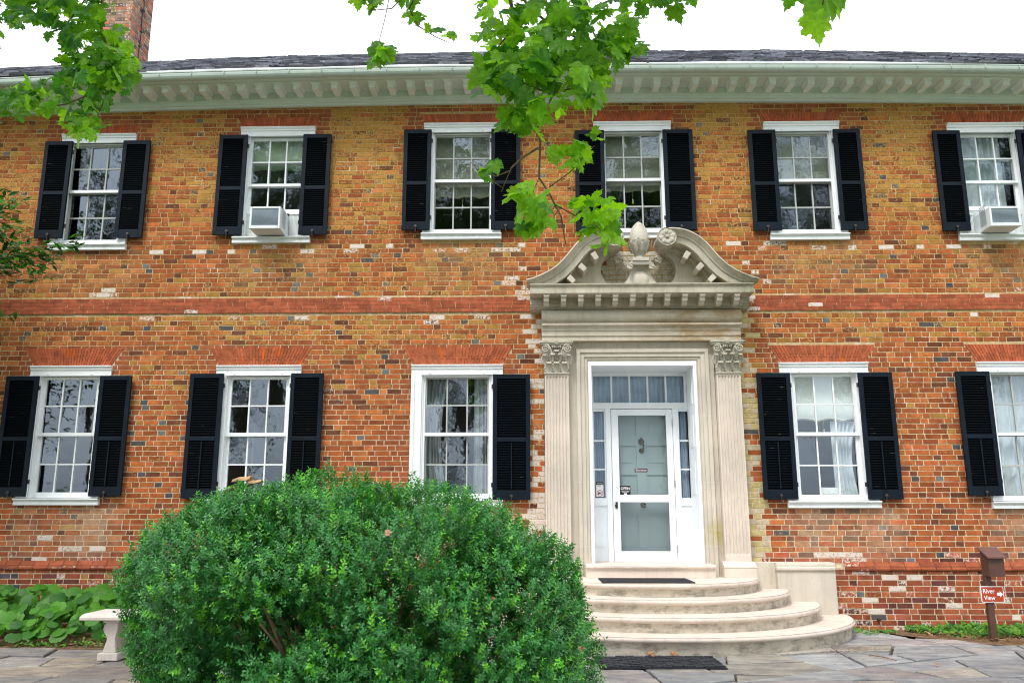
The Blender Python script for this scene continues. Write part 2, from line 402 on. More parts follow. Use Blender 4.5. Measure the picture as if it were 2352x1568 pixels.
# --- wall shell (mortar) with real openings
def wall_shell():
    mb = MB()
    def sheet(hx, x0, x1, z0, z1, y):
        xs = sorted({x0, x1} | {a for h in hx for a in h[:2] if x0 < a < x1}); zs = sorted({z0, z1} | {a for h in hx for a in h[2:] if z0 < a < z1})
        for i in range(len(xs) - 1):
            for j in range(len(zs) - 1):
                cx, cz = (xs[i] + xs[i + 1]) / 2, (zs[j] + zs[j + 1]) / 2
                if any(h[0] < cx < h[1] and h[2] < cz < h[3] for h in hx): continue
                mb.add([(xs[i], y, zs[j]), (xs[i + 1], y, zs[j]), (xs[i + 1], y, zs[j + 1]), (xs[i], y, zs[j + 1])], [(0, 1, 2, 3)])
    sheet(HOLES, HX0, HX1, -.3, 7.75, 0)
    for h in HOLES:   # reveals
        x0, x1, z0, z1 = h
        mb.add([(x0, 0, z0), (x0, .34, z0), (x0, .34, z1), (x0, 0, z1)], [(0, 1, 2, 3)])
        mb.add([(x1, 0, z0), (x1, .34, z0), (x1, .34, z1), (x1, 0, z1)], [(3, 2, 1, 0)])
        mb.add([(x0, 0, z1), (x1, 0, z1), (x1, .34, z1), (x0, .34, z1)], [(0, 1, 2, 3)])
        mb.add([(x0, 0, z0), (x1, 0, z0), (x1, .34, z0), (x0, .34, z0)], [(3, 2, 1, 0)])
    for (a, b, c, d) in (((HX0, 0), (HX0, HY1), 0, 0), ((HX1, 0), (HX1, HY1), 0, 0), ((HX0, HY1), (HX1, HY1), 0, 0)):
        mb.add([(*a, -.3), (*b, -.3), (*b, 7.75), (*a, 7.75)], [(0, 1, 2, 3)])
    return mb.build('mortar_wall', 'mortar', house)
wall_shell()
def interior():
    mb = MB(); X0, X1, Y0, Y1 = HX0 + .3, HX1 - .3, .35, 4.6
    def q(*v): mb.add(v, [(0, 1, 2, 3)])
    inner = [(a, b, c, d) for a, b, c, d in HOLES]
    for z0, z1 in ((.55, 4.2), (4.5, 7.7)):
        q((X0, Y0, z0), (X1, Y0, z0), (X1, Y1, z0), (X0, Y1, z0)); q((X0, Y0, z1), (X1, Y0, z1), (X1, Y1, z1), (X0, Y1, z1))
        q((X0, Y1, z0), (X1, Y1, z0), (X1, Y1, z1), (X0, Y1, z1))
        for x in (X0, -5.4, -2.4, -.1, 3.2, 5.5, X1): q((x, Y0, z0), (x, Y1, z0), (x, Y1, z1), (x, Y0, z1))
    return mb.build('room_interior', 'room_wall', house)
interior()

# --- bricks, one by one
def zone_ochre(x, z):
    n = mnoise.noise(Vector((x * .55, z * .8, 3.1))) * .5 + mnoise.noise(Vector((x * 1.7, z * 2.1, 9.4))) * .3
    if z > 6.6: b = .74
    elif z > 5.8: b = .60
    elif z > 4.6: b = .42 + (.12 if -3 < x < 0 else 0)
    elif z > 3.95: b = .58
    elif z > 3.2: b = .36
    elif z > 2.2: b = .20
    else: b = .06
    if x > 2.5 and z > 5.5: b += .10
    if x > 5 and z < 4: b -= .1
    return b + n
RED = (.36, .088, .034)
def brick_colour(x, z, header, r):
    o = zone_ochre(x, z); g = r.random(); al = 0.0
    k = .82 + .36 * r.random()
    if header and r.random() < .06: c = (.070, .074, .082) if r.random() < .65 else (.125, .14, .145); al = .32 * o
    elif not header and r.random() < .012: c = (.08, .075, .08); al = .2
    elif r.random() < o * (.20 + .22 * (z > 5.6)): c = (.36 * k, .185 * k, .040 * k); al = .34 + .2 * r.random()
    elif g < .44: c = (.285 * k, .078 * k, .023 * k); al = o * .62
    elif g < .79: c = (.40 * k, .115 * k, .031 * k); al = o * .62
    elif g < .90: c = (.135 * k, .048 * k, .024 * k); al = o * .55
    else: c = (.45 * k, .15 * k, .045 * k); al = o * .55
    al = min(.40, max(.0, .12 + (.29 if z > 5.6 else .25) * o + r.gauss(0, .06)))
    if z < 2.4 and r.random() < .25: c = (c[0] * 1.15, c[1] * 1.05, c[2] * 1.3)
    if z < 1.0 and c[0] > c[2] * 1.5: c = (c[0] * .85, c[1] * .8, c[2] * 1.25)
    w = 0.0                                     # pale rain-wash below the sills
    for (x0, x1, zt, zs) in UP + LO:
        if x0 - .12 < x < x1 + .35 and zs - 1.05 < z < zs - .1: e = min(1, max(0, min(x - x0 + .15 + .2 * r.random(), x1 + .35 - x + .2 * r.random()) / .45)); w = max(w, (.30 if zs < 3 else .22) * e * min(1, (z - zs + 1.05) / .5) * (.4 + 1.2 * r.random()))
    w = min(.6, max(0, w * (1 + 1.2 * mnoise.noise(Vector((x * 1.4, z * .7, 5.5))))))
    pale = (.40, .34, .25) if z < 4 else (.38, .27, .12)
    c = tuple(a_ + (b_ - a_) * w for a_, b_ in zip(c, pale))
    return c, al
WHITE_SPOTS = []
for px, py in [(365, 578), (461, 576), (533, 574), (608, 572), (706, 572), (809, 571), (896, 570), (1010, 571), (1060, 571), (1130, 571), (1196, 566), (1668, 564), (1757, 564), (1800, 563), (1872, 564), (1950, 563), (2020, 563), (2110, 563), (2200, 562), (2270, 562),
               (222, 673), (264, 672), (430, 717), (345, 728), (530, 727), (686, 726), (882, 722), (990, 734), (1096, 723), (885, 686), (1880, 717), (2049, 717), (2244, 718), (1886, 697), (2290, 680), (2340, 670),
               (98, 1238), (143, 1260), (185, 1261), (225, 1255), (150, 1318), (103, 1290), (1880, 1279), (1925, 1279), (1957, 1279), (1905, 1300), (1945, 1305), (1990, 1308), (2048, 1320), (2050, 1350), (1980, 1382), (2110, 1330), (2060, 1440), (1935, 1385), (2330, 1420), (2310, 1375), (2205, 1390), (2160, 1350), (2020, 1400), (1985, 1402), (2120, 1425), (1970, 1282), (2090, 1365)]:
    p = at_y(px, py, 0); WHITE_SPOTS.append((p.x, p.z))
def brickwork():
    V = []; F = []; C = []; L = []
    r = random.Random(11)
    def brick(x0, x1, z0, z1, c, al, lime, y=-.006, yb=.004):
        yo = y - r.random() * .0015; yb = y + .0035; b = len(V); t = [(r.random() - .5) * .0075 for _ in range(8)]
        V.extend([(x0 + t[0], yo, z0 + t[1]), (x1 + t[2], yo, z0 + t[3]), (x1 + t[4], yo, z1 + t[5]), (x0 + t[6], yo, z1 + t[7]),
                  (x0 - .0015, yb, z0 - .0015), (x1 + .0015, yb, z0 - .0015), (x1 + .0015, yb, z1 + .0015), (x0 - .0015, yb, z1 + .0015)])
        for f in ((0, 1, 2, 3), (4, 5, 1, 0), (5, 6, 2, 1), (6, 7, 3, 2), (7, 4, 0, 3)):
            F.append(tuple(b + i for i in f)); C.append((*c, al)); L.append(lime)
    ch = .0722
    def course(z0, z1, seed, mode, gap=.0150, st=.2000, hd=.0950, y=-.003, x0=-9.6, x1=9.6, colour=None):
        rr = random.Random(seed); x = x0 - rr.random() * .3; k = seed % 2
        while x < x1:
            header = (mode == 'flemish' and k % 2 == 1)
            w = (hd if header else st) * (1 + (rr.random() - .5) * .07)
            a, b = x, x + w; x = b + gap; k += 1
            zc = (z0 + z1) / 2
            segs = [(a, b)]
            for h in HOLES:
                if h[2] - .01 < zc < h[3] + .005:
                    ns = []
                    for (p, q) in segs:
                        if q <= h[0] or p >= h[1]: ns.append((p, q))
                        else:
                            if p < h[0] - .015: ns.append((p, h[0] - .004))
                            if q > h[1] + .015: ns.append((h[1] + .004, q))
                    segs = ns
            for az in ARCHES:
                if az[2] - .004 < zc < az[3] + .004:
                    fz = (zc - az[2]) / (az[3] - az[2]); hw = az[4] + (az[5] - az[4]) * fz; cx = (az[0] + az[1]) / 2
                    ns = []
                    for (p, q) in segs:
                        l0, l1 = cx - hw - .006, cx + hw + .006
                        if q <= l0 or p >= l1: ns.append((p, q))
                        else:
                            if p < l0 - .015: ns.append((p, l0))
                            if q > l1 + .015: ns.append((l1, q))
                    segs = ns
            for p, q in segs:
                xm = (p + q) / 2
                if colour: c, al = colour(xm, rr)
                else:
                    c, al = brick_colour(xm, zc, header, rr)
                    for (hx0, hx1, zt, zs) in UP + LO:      # rubbed red dressings round the openings
                        if zs - .12 < zc < zt + .30 and hx0 - .24 < xm < hx1 + .24 and rr.random() < (.9 if zc > zt or xm > hx1 or xm < hx0 else 0) and (abs(xm - hx0) < .17 + .08 * (seed % 2) or abs(xm - hx1) < .17 + .08 * (seed % 2) or zc > zt):
                            k2 = .85 + .3 * rr.random(); c = (RED[0] * k2 * .85, RED[1] * k2, RED[2] * k2); al = .12
                lime = .0
                nz = mnoise.noise(Vector((xm * .7, zc * 1.1, 21.3)))
                lime = max(0, nz - .12) * .75
                if zc < 1.0 and rr.random() < .10: lime = .45
                if zc < 4.35:
                    dl = .195 - xm; drr = xm - 2.925
                    if 0 < dl < .24 and zc > .9 and rr.random() < .66: lime = .62 if rr.random() < .7 else .4
                    if 0 < drr < .27 and zc > .75:
                        if rr.random() < .70: c = (.50, .43, .20) if rr.random() < .5 else (.52, .45, .33); al = 0; lime = .34
                elif zc < 5.3 and (0 < -.0 - xm < .35 or 0 < xm - 3.1 < .35) and rr.random() < .3: lime = .55
                if 1.02 < xm < 2.15 and 4.62 < zc < 5.25: lime = .5; c = (.44, .44, .34)
                for sx, sz in WHITE_SPOTS:
                    if p - .01 <= sx <= q + .01 and abs(zc - sz) < ch * .52: lime = .46 + .22 * rr.random()
                brick(p, q, z0, z1, c, al, lime, y)
    # flat arches of gauged brick
    global ARCHES
    ARCHES = []
    for (x0, x1, zt, zs) in LO: ARCHES.append((x0, x1, zt + .004, zt + .255, (x1 - x0) / 2 - .02, (x1 - x0) / 2 + .13))
    for (x0, x1, zt, zs) in UP: ARCHES.append((x0, x1, zt + .004, zt + .165, (x1 - x0) / 2 - .02, (x1 - x0) / 2 + .07))
    z = -.10; i = 0
    while z < 7.72:
        z1 = z + ch - .0145
        if BELT[0] - .02 < z + ch / 2 < BELT[1] + .01 or WT - .05 < z + ch / 2 < WT + .055: z += ch; i += 1; continue
        course(z, z1, i * 7 + 3, 'flemish', y=-.003 if z > WT else -.046)
        z += ch; i += 1
    for k in range(4):
        z0 = BELT[0] + k * .0565
        def cc(xm, rr):
            k2 = .8 + .4 * rr.random(); return (.34 * k2, .088 * k2, .040 * k2), .2
        course(z0, z0 + .0505, 900 + k * 3, 'run', gap=.009, st=.194, y=-.0175, colour=cc)
    nf = len(F)
    o = npmesh('brickwork', V, np.array(F).ravel(), [4] * nf, 'brick', house, C, 'brick', L)
    # arches as parts
    for (x0, x1, z0, z1, h0, h1) in ARCHES:
        V2 = []; F2 = []; C2 = []; cx = (x0 + x1) / 2; big = z1 - z0 > .2; n = 31 if big else 27
        for j in range(n):
            a0, a1 = -1 + 2 * j / n, -1 + 2 * (j + 1) / n; g = .007
            rows = [(0, .48), (.50, 1)] if (big and j % 2) else ([(0, .30), (.32, 1)] if big else [(0, 1)])
            for f0, f1 in rows:
                k2 = .82 + .35 * r.random(); c = (.39 * k2, .10 * k2, .042 * k2, .10)
                if r.random() < .03: c = (.52, .10, .015, 0)
                w = lambda a, f, s: cx + a * (h0 + (h1 - h0) * f) + s * g
                za, zb = z0 + (z1 - z0) * f0, z0 + (z1 - z0) * f1; y = -.008 - r.random() * .002; b = len(V2)
                V2 += [(w(a0, f0, .5), y, za), (w(a1, f0, -.5), y, za), (w(a1, f1, -.5), y, zb), (w(a0, f1, .5), y, zb)]
                V2 += [(w(a0, f0, .2), .002, za), (w(a1, f0, -.2), .002, za), (w(a1, f1, -.2), .002, zb), (w(a0, f1, .2), .002, zb)]
                for f in ((0, 1, 2, 3), (4, 5, 1, 0), (5, 6, 2, 1), (6, 7, 3, 2), (7, 4, 0, 3)): F2.append([b + q for q in f]); C2.append(c)
        npmesh('flat_arch', V2, np.array(F2).ravel(), [4] * len(F2), 'brick', house, C2, 'brick', [.06] * len(F2))
    # moulded water table
    def mould(prof, st, seed, neg, V3=None, F3=None, C3=None, L3=None):
        rr = random.Random(seed); x = -9.6
        while x < 9.6:
            a, b = x, x + st - .007; x += st
            if b > DOOR[0] - .02 and a < 4.02 or (a > 0) == neg: continue
            k2 = .75 + .45 * rr.random(); c = (.29 * k2, .080 * k2, .036 * k2, .14); n = len(prof); b0 = len(V3)
            for xx in (a, b):
                V3.extend([(xx, y, z) for y, z in prof])
            for i in range(n - 1): F3.append([b0 + i, b0 + i + n, b0 + i + 1 + n, b0 + i + 1]); C3.append(c); L3.append(.45 if rr.random() < .06 else .1)
    for NEG in (True, False):
        V3 = []; F3 = []; C3 = []; L3 = []
        mould([(-.048, WT + .002)] + [(-.05 - .028 * math.sin(t), WT - .027 - .027 * math.cos(t + math.pi)) for t in np.linspace(0, math.pi, 7)][::-1] + [(-.05, WT - .055)], .2, 1, NEG, V3, F3, C3, L3)
        mould([(.0, WT + .068), (-.010, WT + .066), (-.048, WT + .012), (-.048, WT + .004)], .2, 2, NEG, V3, F3, C3, L3)
        npmesh('water_table', V3, np.array(F3).ravel(), [4] * len(F3), 'brick', house, C3, 'brick', L3)
    MB().box(-9.8, DOOR[0], -.043, .0, -.3, WT - .004).box(4.0, 9.8, -.043, .0, -.3, WT - .004).build('plinth', 'mortar', house)
    MB().box(-9.7, DOOR[0] - .1, -.014, 0, BELT[0] + .003, BELT[1] - .005).box(DOOR[1] + .12, 9.7, -.014, 0, BELT[0] + .003, BELT[1] - .005).build('belt_course', 'mortar', house)
brickwork()

# --- windows
def casing(x0, x1, zt, zs, lower):
    mb = MB(); iw = .125 if not lower else .15
    # side boards, stepped
    for s, a in ((1, x0), (-1, x1)):
        b = a + s * iw
        mb.box(min(a, b), max(a, b), -.03, .045, zs, zt - .13)
        e = a + s * (iw + .02); mb.box(min(b, e), max(b, e), -.008, .13, zs, zt - .13)
        e2 = a + s * .05; mb.box(min(a, e2), max(a, e2), -.044, -.028, zs, zt - .135)
    # head with moulded crown
    mb.box(x0, x1, -.03, .13, zt - .13, zt - .004)
    prof = [(-.028, zt - .001), (-.062, zt - .001), (-.062, zt - .014), (-.052, zt - .030), (-.042, zt - .042), (-.042, zt - .060), (-.035, zt - .068), (-.028, zt - .068)]
    mb.prism_x(prof, x0 - .002, x1 + .002)
    mb.box(x0 + iw - .01, x1 - iw + .01, -.046, -.028, zt - .152, zt - .134)
    for cx in (x0 + .27, x1 - .27): mb.box(cx - .018, cx + .018, -.052, -.044, zt - .135, zt - .112)
    w = mb.build('window', 'white_paint', house, bevel=.003)
    sb = MB(); sb.prism_x([(.12, zs), (-.075, zs - .008), (-.085, zs - .02), (-.075, zs - .034), (-.055, zs - .040), (-.050, zs - .062), (-.060, zs - .07), (-.058, zs - .10), (.12, zs - .10)], x0 - .01, x1 + .01)
    sb.build('sill', 'sill_paint', w, bevel=.002)
    return w
def sash(w, x0, x1, z0, z1, y, cols=3, rows=2, stile=.045, rail0=.06, rail1=.045, mat='white_paint', glassm='window_glass', mun=.020):
    mb = MB(); t = .036
    mb.box(x0, x0 + stile, y, y + t, z0, z1).box(x1 - stile, x1, y, y + t, z0, z1)
    mb.box(x0 + stile, x1 - stile, y + .001, y + t - .001, z0, z0 + rail0).box(x0 + stile, x1 - stile, y + .001, y + t - .001, z1 - rail1, z1)
    gx0, gx1, gz0, gz1 = x0 + stile, x1 - stile, z0 + rail0, z1 - rail1
    for i in range(1, cols):
        cx = gx0 + (gx1 - gx0) * i / cols; mb.box(cx - mun / 2, cx + mun / 2, y + .004, y + t - .004, gz0, gz1)
    for j in range(1, rows):
        cz = gz0 + (gz1 - gz0) * j / rows
        for i in range(cols):
            a = gx0 + (gx1 - gx0) * i / cols + (mun / 2 if i else 0); b = gx0 + (gx1 - gx0) * (i + 1) / cols - (mun / 2 if i < cols - 1 else 0)
            mb.box(a, b, y + .005, y + t - .005, cz - mun / 2, cz + mun / 2)
    mb.build('sash', mat, w)
    g = MB(); yg = y + t * .5
    for i in range(cols):
        for j in range(rows):
            a = gx0 + (gx1 - gx0) * i / cols; b = gx0 + (gx1 - gx0) * (i + 1) / cols; c = gz0 + (gz1 - gz0) * j / rows; d = gz0 + (gz1 - gz0) * (j + 1) / rows
            tx = random.uniform(-.006, .006); tz = random.uniform(-.007, .007)
            g.add([(a, yg - tx - tz, c), (b, yg + tx - tz, c), (b, yg + tx + tz, d), (a, yg - tx + tz, d)], [(0, 1, 2, 3)])
    g.build('glass', glassm, w)
def curtain(parent, x0, x1, z0, z1, y, mat, folds=9, amp=.018, name='curtain', swag=0.0):
    vs = []; fs = []; n = folds * 8; rows = 8; ph = random.random() * 6
    for j in range(rows + 1):
        f = j / rows; zz = z0 + (z1 - z0) * f
        for i in range(n + 1):
            u = i / n; xx = x0 + (x1 - x0) * u
            if swag: xx = x0 + (x1 - x0) * (u * (1 - swag * math.sin(f * math.pi) * .6))
            yy = y + amp * math.sin(u * folds * 6.283 + ph + .8 * math.sin(f * 2 + u * 9)) + amp * .5 * math.sin(u * folds * 2.7 * 3 + f)
            vs.append((xx, yy, zz))
    for j in range(rows):
        for i in range(n): a = j * (n + 1) + i; fs.append((a, a + 1, a + n + 2, a + n + 1))
    return MB().add(vs, fs).build(name, mat, parent, smooth=True)
def blind(w, x0, x1, z0, z1, y, mat, scallop=True):
    pts = [(x1, z1), (x0, z1)]; n = 36
    for i in range(n + 1):
        u = i / n; pts.append((x0 + (x1 - x0) * u, z0 + (.035 * abs(math.sin(u * math.pi * 2.5)) if scallop else 0)))
    b = MB(); b.prism_y(pts, y, y + .003); o = b.build('roller_blind', mat, w)
    if scallop:
        f = MB(); f.tube([(x0 + (x1 - x0) * i / n, y - .004, z0 + .012 + .035 * abs(math.sin(i / n * math.pi * 2.5))) for i in range(n + 1)], .007, 5)
        cx = (x0 + x1) / 2; f.tube([(cx, y - .004, z0 + .04), (cx, y - .004, z0 - .09)], .002, 4); f.lathe([(.003, -.09), (.012, -.11), (.014, -.17), (.002, -.172)], (cx, y - .004, z0 + .0), 8)
        f.build('blind_fringe', 'fringe', w)
for i, (x0, x1, zt, zs) in enumerate(UP):
    w = casing(x0, x1, zt, zs, False)
    a, b = x0 + .145, x1 - .145; mid = zs + (zt - .15 - zs) * .525
    muntin = 'white_paint' if i in (1, 5) else 'dimmed_sash'
    sash(w, a, b, mid - .02, zt - .15, .035, mat=muntin, rail0=.04, stile=.035)
    lift = .40 if i in (1, 5) else 0
    sash(w, a, b, zs + .004 + lift, mid + .02 + lift * .93, .075, mat=muntin, stile=.035)
    if i not in (1, 5):   # white storm frame with a meeting rail in front
        MB().box(a, a + .022, .012, .03, zs + .003, zt - .15).box(b - .022, b, .012, .03, zs + .003, zt - .15).box(a + .022, b - .022, .012, .03, zs + .003, zs + .075).box(a + .022, b - .022, .012, .03, mid - .022, mid + .022).box(a + .022, b - .022, .012, .03, zt - .165, zt - .15).build('storm_frame', 'white_paint', w)
    if i == 1: blind(w, a, b, mid + .26, zt - .14, .15, 'blind_cloth')
    if i == 2: blind(w, a, b, mid - .24, zt - .14, .15, 'blind_grey')
    if i == 3: blind(w, a, b, mid - .16, zt - .14, .15, 'blind_grey')
    if i == 4: blind(w, a, b, mid + .0, zt - .14, .15, 'blind_grey', False)
    if i == 5: curtain(w, a, b - .1, zs, zt - .14, .20, 'curtain_white', 7, .02)
for i, (x0, x1, zt, zs) in enumerate(LO):
    w = casing(x0, x1, zt, zs, True)
    a, b = x0 + .17, x1 - .17; mid = zs + (zt - .15 - zs) * .515
    muntin = 'dimmed_sash' if i in (2, 4) else 'white_paint'
    sash(w, a, b, mid - .02, zt - .15, .035, mat=muntin, rail0=.05, stile=.05)
    sash(w, a, b, zs + .004, mid + .02, .075, mat=muntin, stile=.05, rail0=.075)
    if i in (2, 4):
        MB().box(a, a + .03, .012, .03, zs + .003, zt - .15).box(b - .03, b, .012, .03, zs + .003, zt - .15).box(a + .03, b - .03, .012, .03, zs + .003, zs + .07).box(a + .03, b - .03, .012, .03, mid - .022, mid + .022).box(a + .03, b - .03, .012, .03, zt - .175, zt - .15).build('storm_frame', 'white_paint', w)
    if i == 2:
        curtain(w, a, a + .34, zs, zt - .14, .22, 'curtain_grey', 5, .02, swag=.5); curtain(w, b - .25, b, zs, zt - .14, .22, 'curtain_grey', 4, .02)
    if i == 3:
        blind(w, a, b, mid + .18, zt - .14, .15, 'blind_pale'); curtain(w, b - .34, b, zs, mid + .2, .20, 'curtain_white', 5, .02, swag=.4)
        MB().box(a + .34, a + .58, .13, .135, zs + .08, zs + .18).build('note_card', 'sign_white', w)
    if i == 4: curtain(w, a, b, zs, zt - .14, .20, 'curtain_white', 8, .02)
    if i == 1:
        MB().box(a + .2, a + .22, .6, .62, zs, mid + .1).build('chair_post', 'room_wall', w)

# --- shutters
def shutter(x0, x1, z1, z0, lower, left):
    mb = MB(); y0, y1 = -.088, -.052; st = .060
    rt, rm, rb = .065, .055, .125
    zm = z0 + (z1 - z0) * (.46 if not lower else .47)
    mb.box(x0, x0 + st, y0, y1, z0, z1).box(x1 - st, x1, y0, y1, z0, z1)
    mb.box(x0 + st, x1 - st, y0 + .001, y1 - .001, z1 - rt, z1).box(x0 + st, x1 - st, y0 + .001, y1 - .001, zm - rm / 2, zm + rm / 2).box(x0 + st, x1 - st, y0 + .001, y1 - .001, z0, z0 + rb)
    s = mb.build('shutter', 'shutter_paint', house, bevel=.003)
    lv = MB()
    pit = .034 if lower else .03
    for za, zb in ((z0 + rb, zm - rm / 2), (zm + rm / 2, z1 - rt)):
        n = int((zb - za) / pit)
        for k in range(n):
            zc = za + (k + .5) * (zb - za) / n
            lv.prism_x([(y0 + .005, zc - .017), (y0 + .009, zc - .021), (y1 - .003, zc + .017), (y1 - .007, zc + .021)], x0 + st - .004, x1 - st + .004)
    lv.build('louvres', 'louvre_paint', s)
    if lower:
        MB().box((x0 + x1) / 2 - .008, (x0 + x1) / 2 + .008, y0 - .012, y0 - .001, z0 + rb + .02, zm - rm / 2 - .01).build('tilt_rod', 'shutter_paint', s)
    cx = (x0 + x1) / 2
    d = MB(); d.tube([(cx, -.02, z0 - .03), (cx, y0 - .012, z0 - .03), (cx, y0 - .014, z0 + .035)], .007, 6)
    d.lathe([(.004, -.012), (.022, -.008), (.022, 0), (.004, .004)], (cx, y0 - .012, z0 + .05), 8, 'Y')
    d.build('shutter_dog', 'dark_metal', s)
    for zz in (z1 - .17, z0 + .2):
        h = MB(); h.box(x1 - .004, x1 + .02, -.06, -.045, zz - .03, zz + .03) if left else h.box(x0 - .02, x0 + .004, -.06, -.045, zz - .03, zz + .03); h.build('hinge', 'dark_metal', s)
for i, prs in enumerate(SHU):
    for p in prs: shutter(p[0], p[1], SHUZ[i][0], SHUZ[i][1], False, p[0] < UP[i][0])
for i, prs in enumerate(SHL):
    for p in prs: shutter(p[0], p[1], SHLZ[i][0], SHLZ[i][1], True, p[0] < LO[i][0])

# --- eaves cornice, gutter, roof
def strip_x(mb, prof, xs, closed=False):
    n = len(prof); vs = []; fs = []
    for x in xs: vs += [(x, y, z + bow(x)) for y, z in prof]
    for i in range(len(xs) - 1):
        for k in range(n if closed else n - 1):
            a = i * n + k; b = i * n + (k + 1) % n; fs.append((a, a + n, b + n, b))
    mb.add(vs, fs)
XS = list(np.linspace(HX0 - .3, HX1 + .3, 60))
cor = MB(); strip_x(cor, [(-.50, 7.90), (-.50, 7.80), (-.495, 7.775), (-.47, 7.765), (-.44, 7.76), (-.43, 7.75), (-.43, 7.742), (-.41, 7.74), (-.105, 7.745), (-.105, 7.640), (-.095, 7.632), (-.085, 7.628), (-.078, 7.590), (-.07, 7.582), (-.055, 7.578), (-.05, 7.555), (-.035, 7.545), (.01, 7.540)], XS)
cornice = cor.build('cornice', 'cornice_shade_paint', house)
MX0 = at_y(1597.9, 185, -.38).x
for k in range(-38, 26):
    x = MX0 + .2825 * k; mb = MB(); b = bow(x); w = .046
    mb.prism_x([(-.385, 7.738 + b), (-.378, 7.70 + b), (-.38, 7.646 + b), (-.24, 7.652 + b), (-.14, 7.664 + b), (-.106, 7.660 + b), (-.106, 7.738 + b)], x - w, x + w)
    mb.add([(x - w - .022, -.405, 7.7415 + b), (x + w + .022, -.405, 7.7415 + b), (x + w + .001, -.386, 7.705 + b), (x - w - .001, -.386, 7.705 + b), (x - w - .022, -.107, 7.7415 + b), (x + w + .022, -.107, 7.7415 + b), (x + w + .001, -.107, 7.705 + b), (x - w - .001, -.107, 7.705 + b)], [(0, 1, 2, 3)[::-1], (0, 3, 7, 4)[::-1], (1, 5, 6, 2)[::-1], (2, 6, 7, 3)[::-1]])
    mb.build('modillion', 'modillion_lit_paint', cornice)
gut = MB(); gp = [(-.56 + .062 * math.cos(t), 7.80 + .075 * math.sin(t)) for t in np.linspace(math.pi, 2 * math.pi, 9)]
gp = [(gp[0][0] - .006, 7.838), (gp[0][0] - .007, 7.826), (gp[0][0], 7.822)] + gp + [(-.497, 7.83)]
strip_x(gut, gp, XS); gutter = gut.build('gutter', 'gutter_paint', house, smooth=False)
x = -8.8
while x < 9:
    b = bow(x); MB().tube([(x, -.60, 7.845 + b), (x, -.632, 7.835 + b), (x, -.630, 7.79 + b), (x + .01, -.60, 7.745 + b), (x - .02, -.565, 7.722 + b)], .006, 5).build('gutter_bracket', 'gutter_paint', gutter); x += .48
RP = R(32.35); SL = math.tan(RP)
def roof():
    V = []; F = []; C = []; r = random.Random(5)
    y0, zz0 = -.55, 7.905; run = 5.75; row = 0; s = 0.0; L = run / math.cos(RP); ex = .19
    while s < L:
        x = HX0 - .3 - r.random() * .2
        while x < HX1 + .3:
            w = .2 + r.random() * .12; ss = max(0, s - r.random() * .02)
            def pt(xx, d, up): yy = y0 + d * math.cos(RP); return (xx, yy - up * math.sin(RP), zz0 + (yy - y0) * SL + up + bow(xx) + .018 * mnoise.noise(Vector((xx * .8, d * .7, 0))))
            b = len(V); t = .016 + r.random() * .022
            V += [pt(x, ss, t), pt(x + w - .004, ss, t), pt(x + w - .004, min(ss + ex * 1.5, L), .004), pt(x, min(ss + ex * 1.5, L), .004), pt(x, ss, 0), pt(x + w - .004, ss, 0)]
            g = .14 + .5 * r.random() ** 1.6; c = (g * .97, g * .98, g * 1.06, 1)
            F += [[b, b + 1, b + 2, b + 3], [b + 4, b + 5, b + 1, b]]; C += [c, (c[0] * .9, c[1] * .9, c[2] * .95, 1)]
            x += w
        s += ex
    rf = npmesh('roof', V, np.array(F).ravel(), [4] * len(F), 'roof_slate', house, C, 'brick')
    bk = MB(); zr = zz0 + run * SL - .32; ya = .12; za = zz0 + (ya - y0) * SL - .32
    bk.add([(HX0 - .2, ya, za), (HX1 + .2, ya, za), (HX1 + .2, y0 + run, zr), (HX0 - .2, y0 + run, zr), (HX1 + .2, y0 + 2 * run - .6, za), (HX0 - .2, y0 + 2 * run - .6, za)], [(0, 1, 2, 3), (3, 2, 4, 5), (0, 3, 5), (1, 4, 2), (0, 5, 4, 1)])
    bk.build('roof_deck', 'roof_slate', rf)
    xs = XS; ed = MB(); strip_x(ed, [(-.53, 7.90), (-.525, 7.845), (-.50, 7.84), (-.50, 7.90)], xs); ed.build('eave_board', 'eave_board', rf)
    return rf
roof_o = roof()
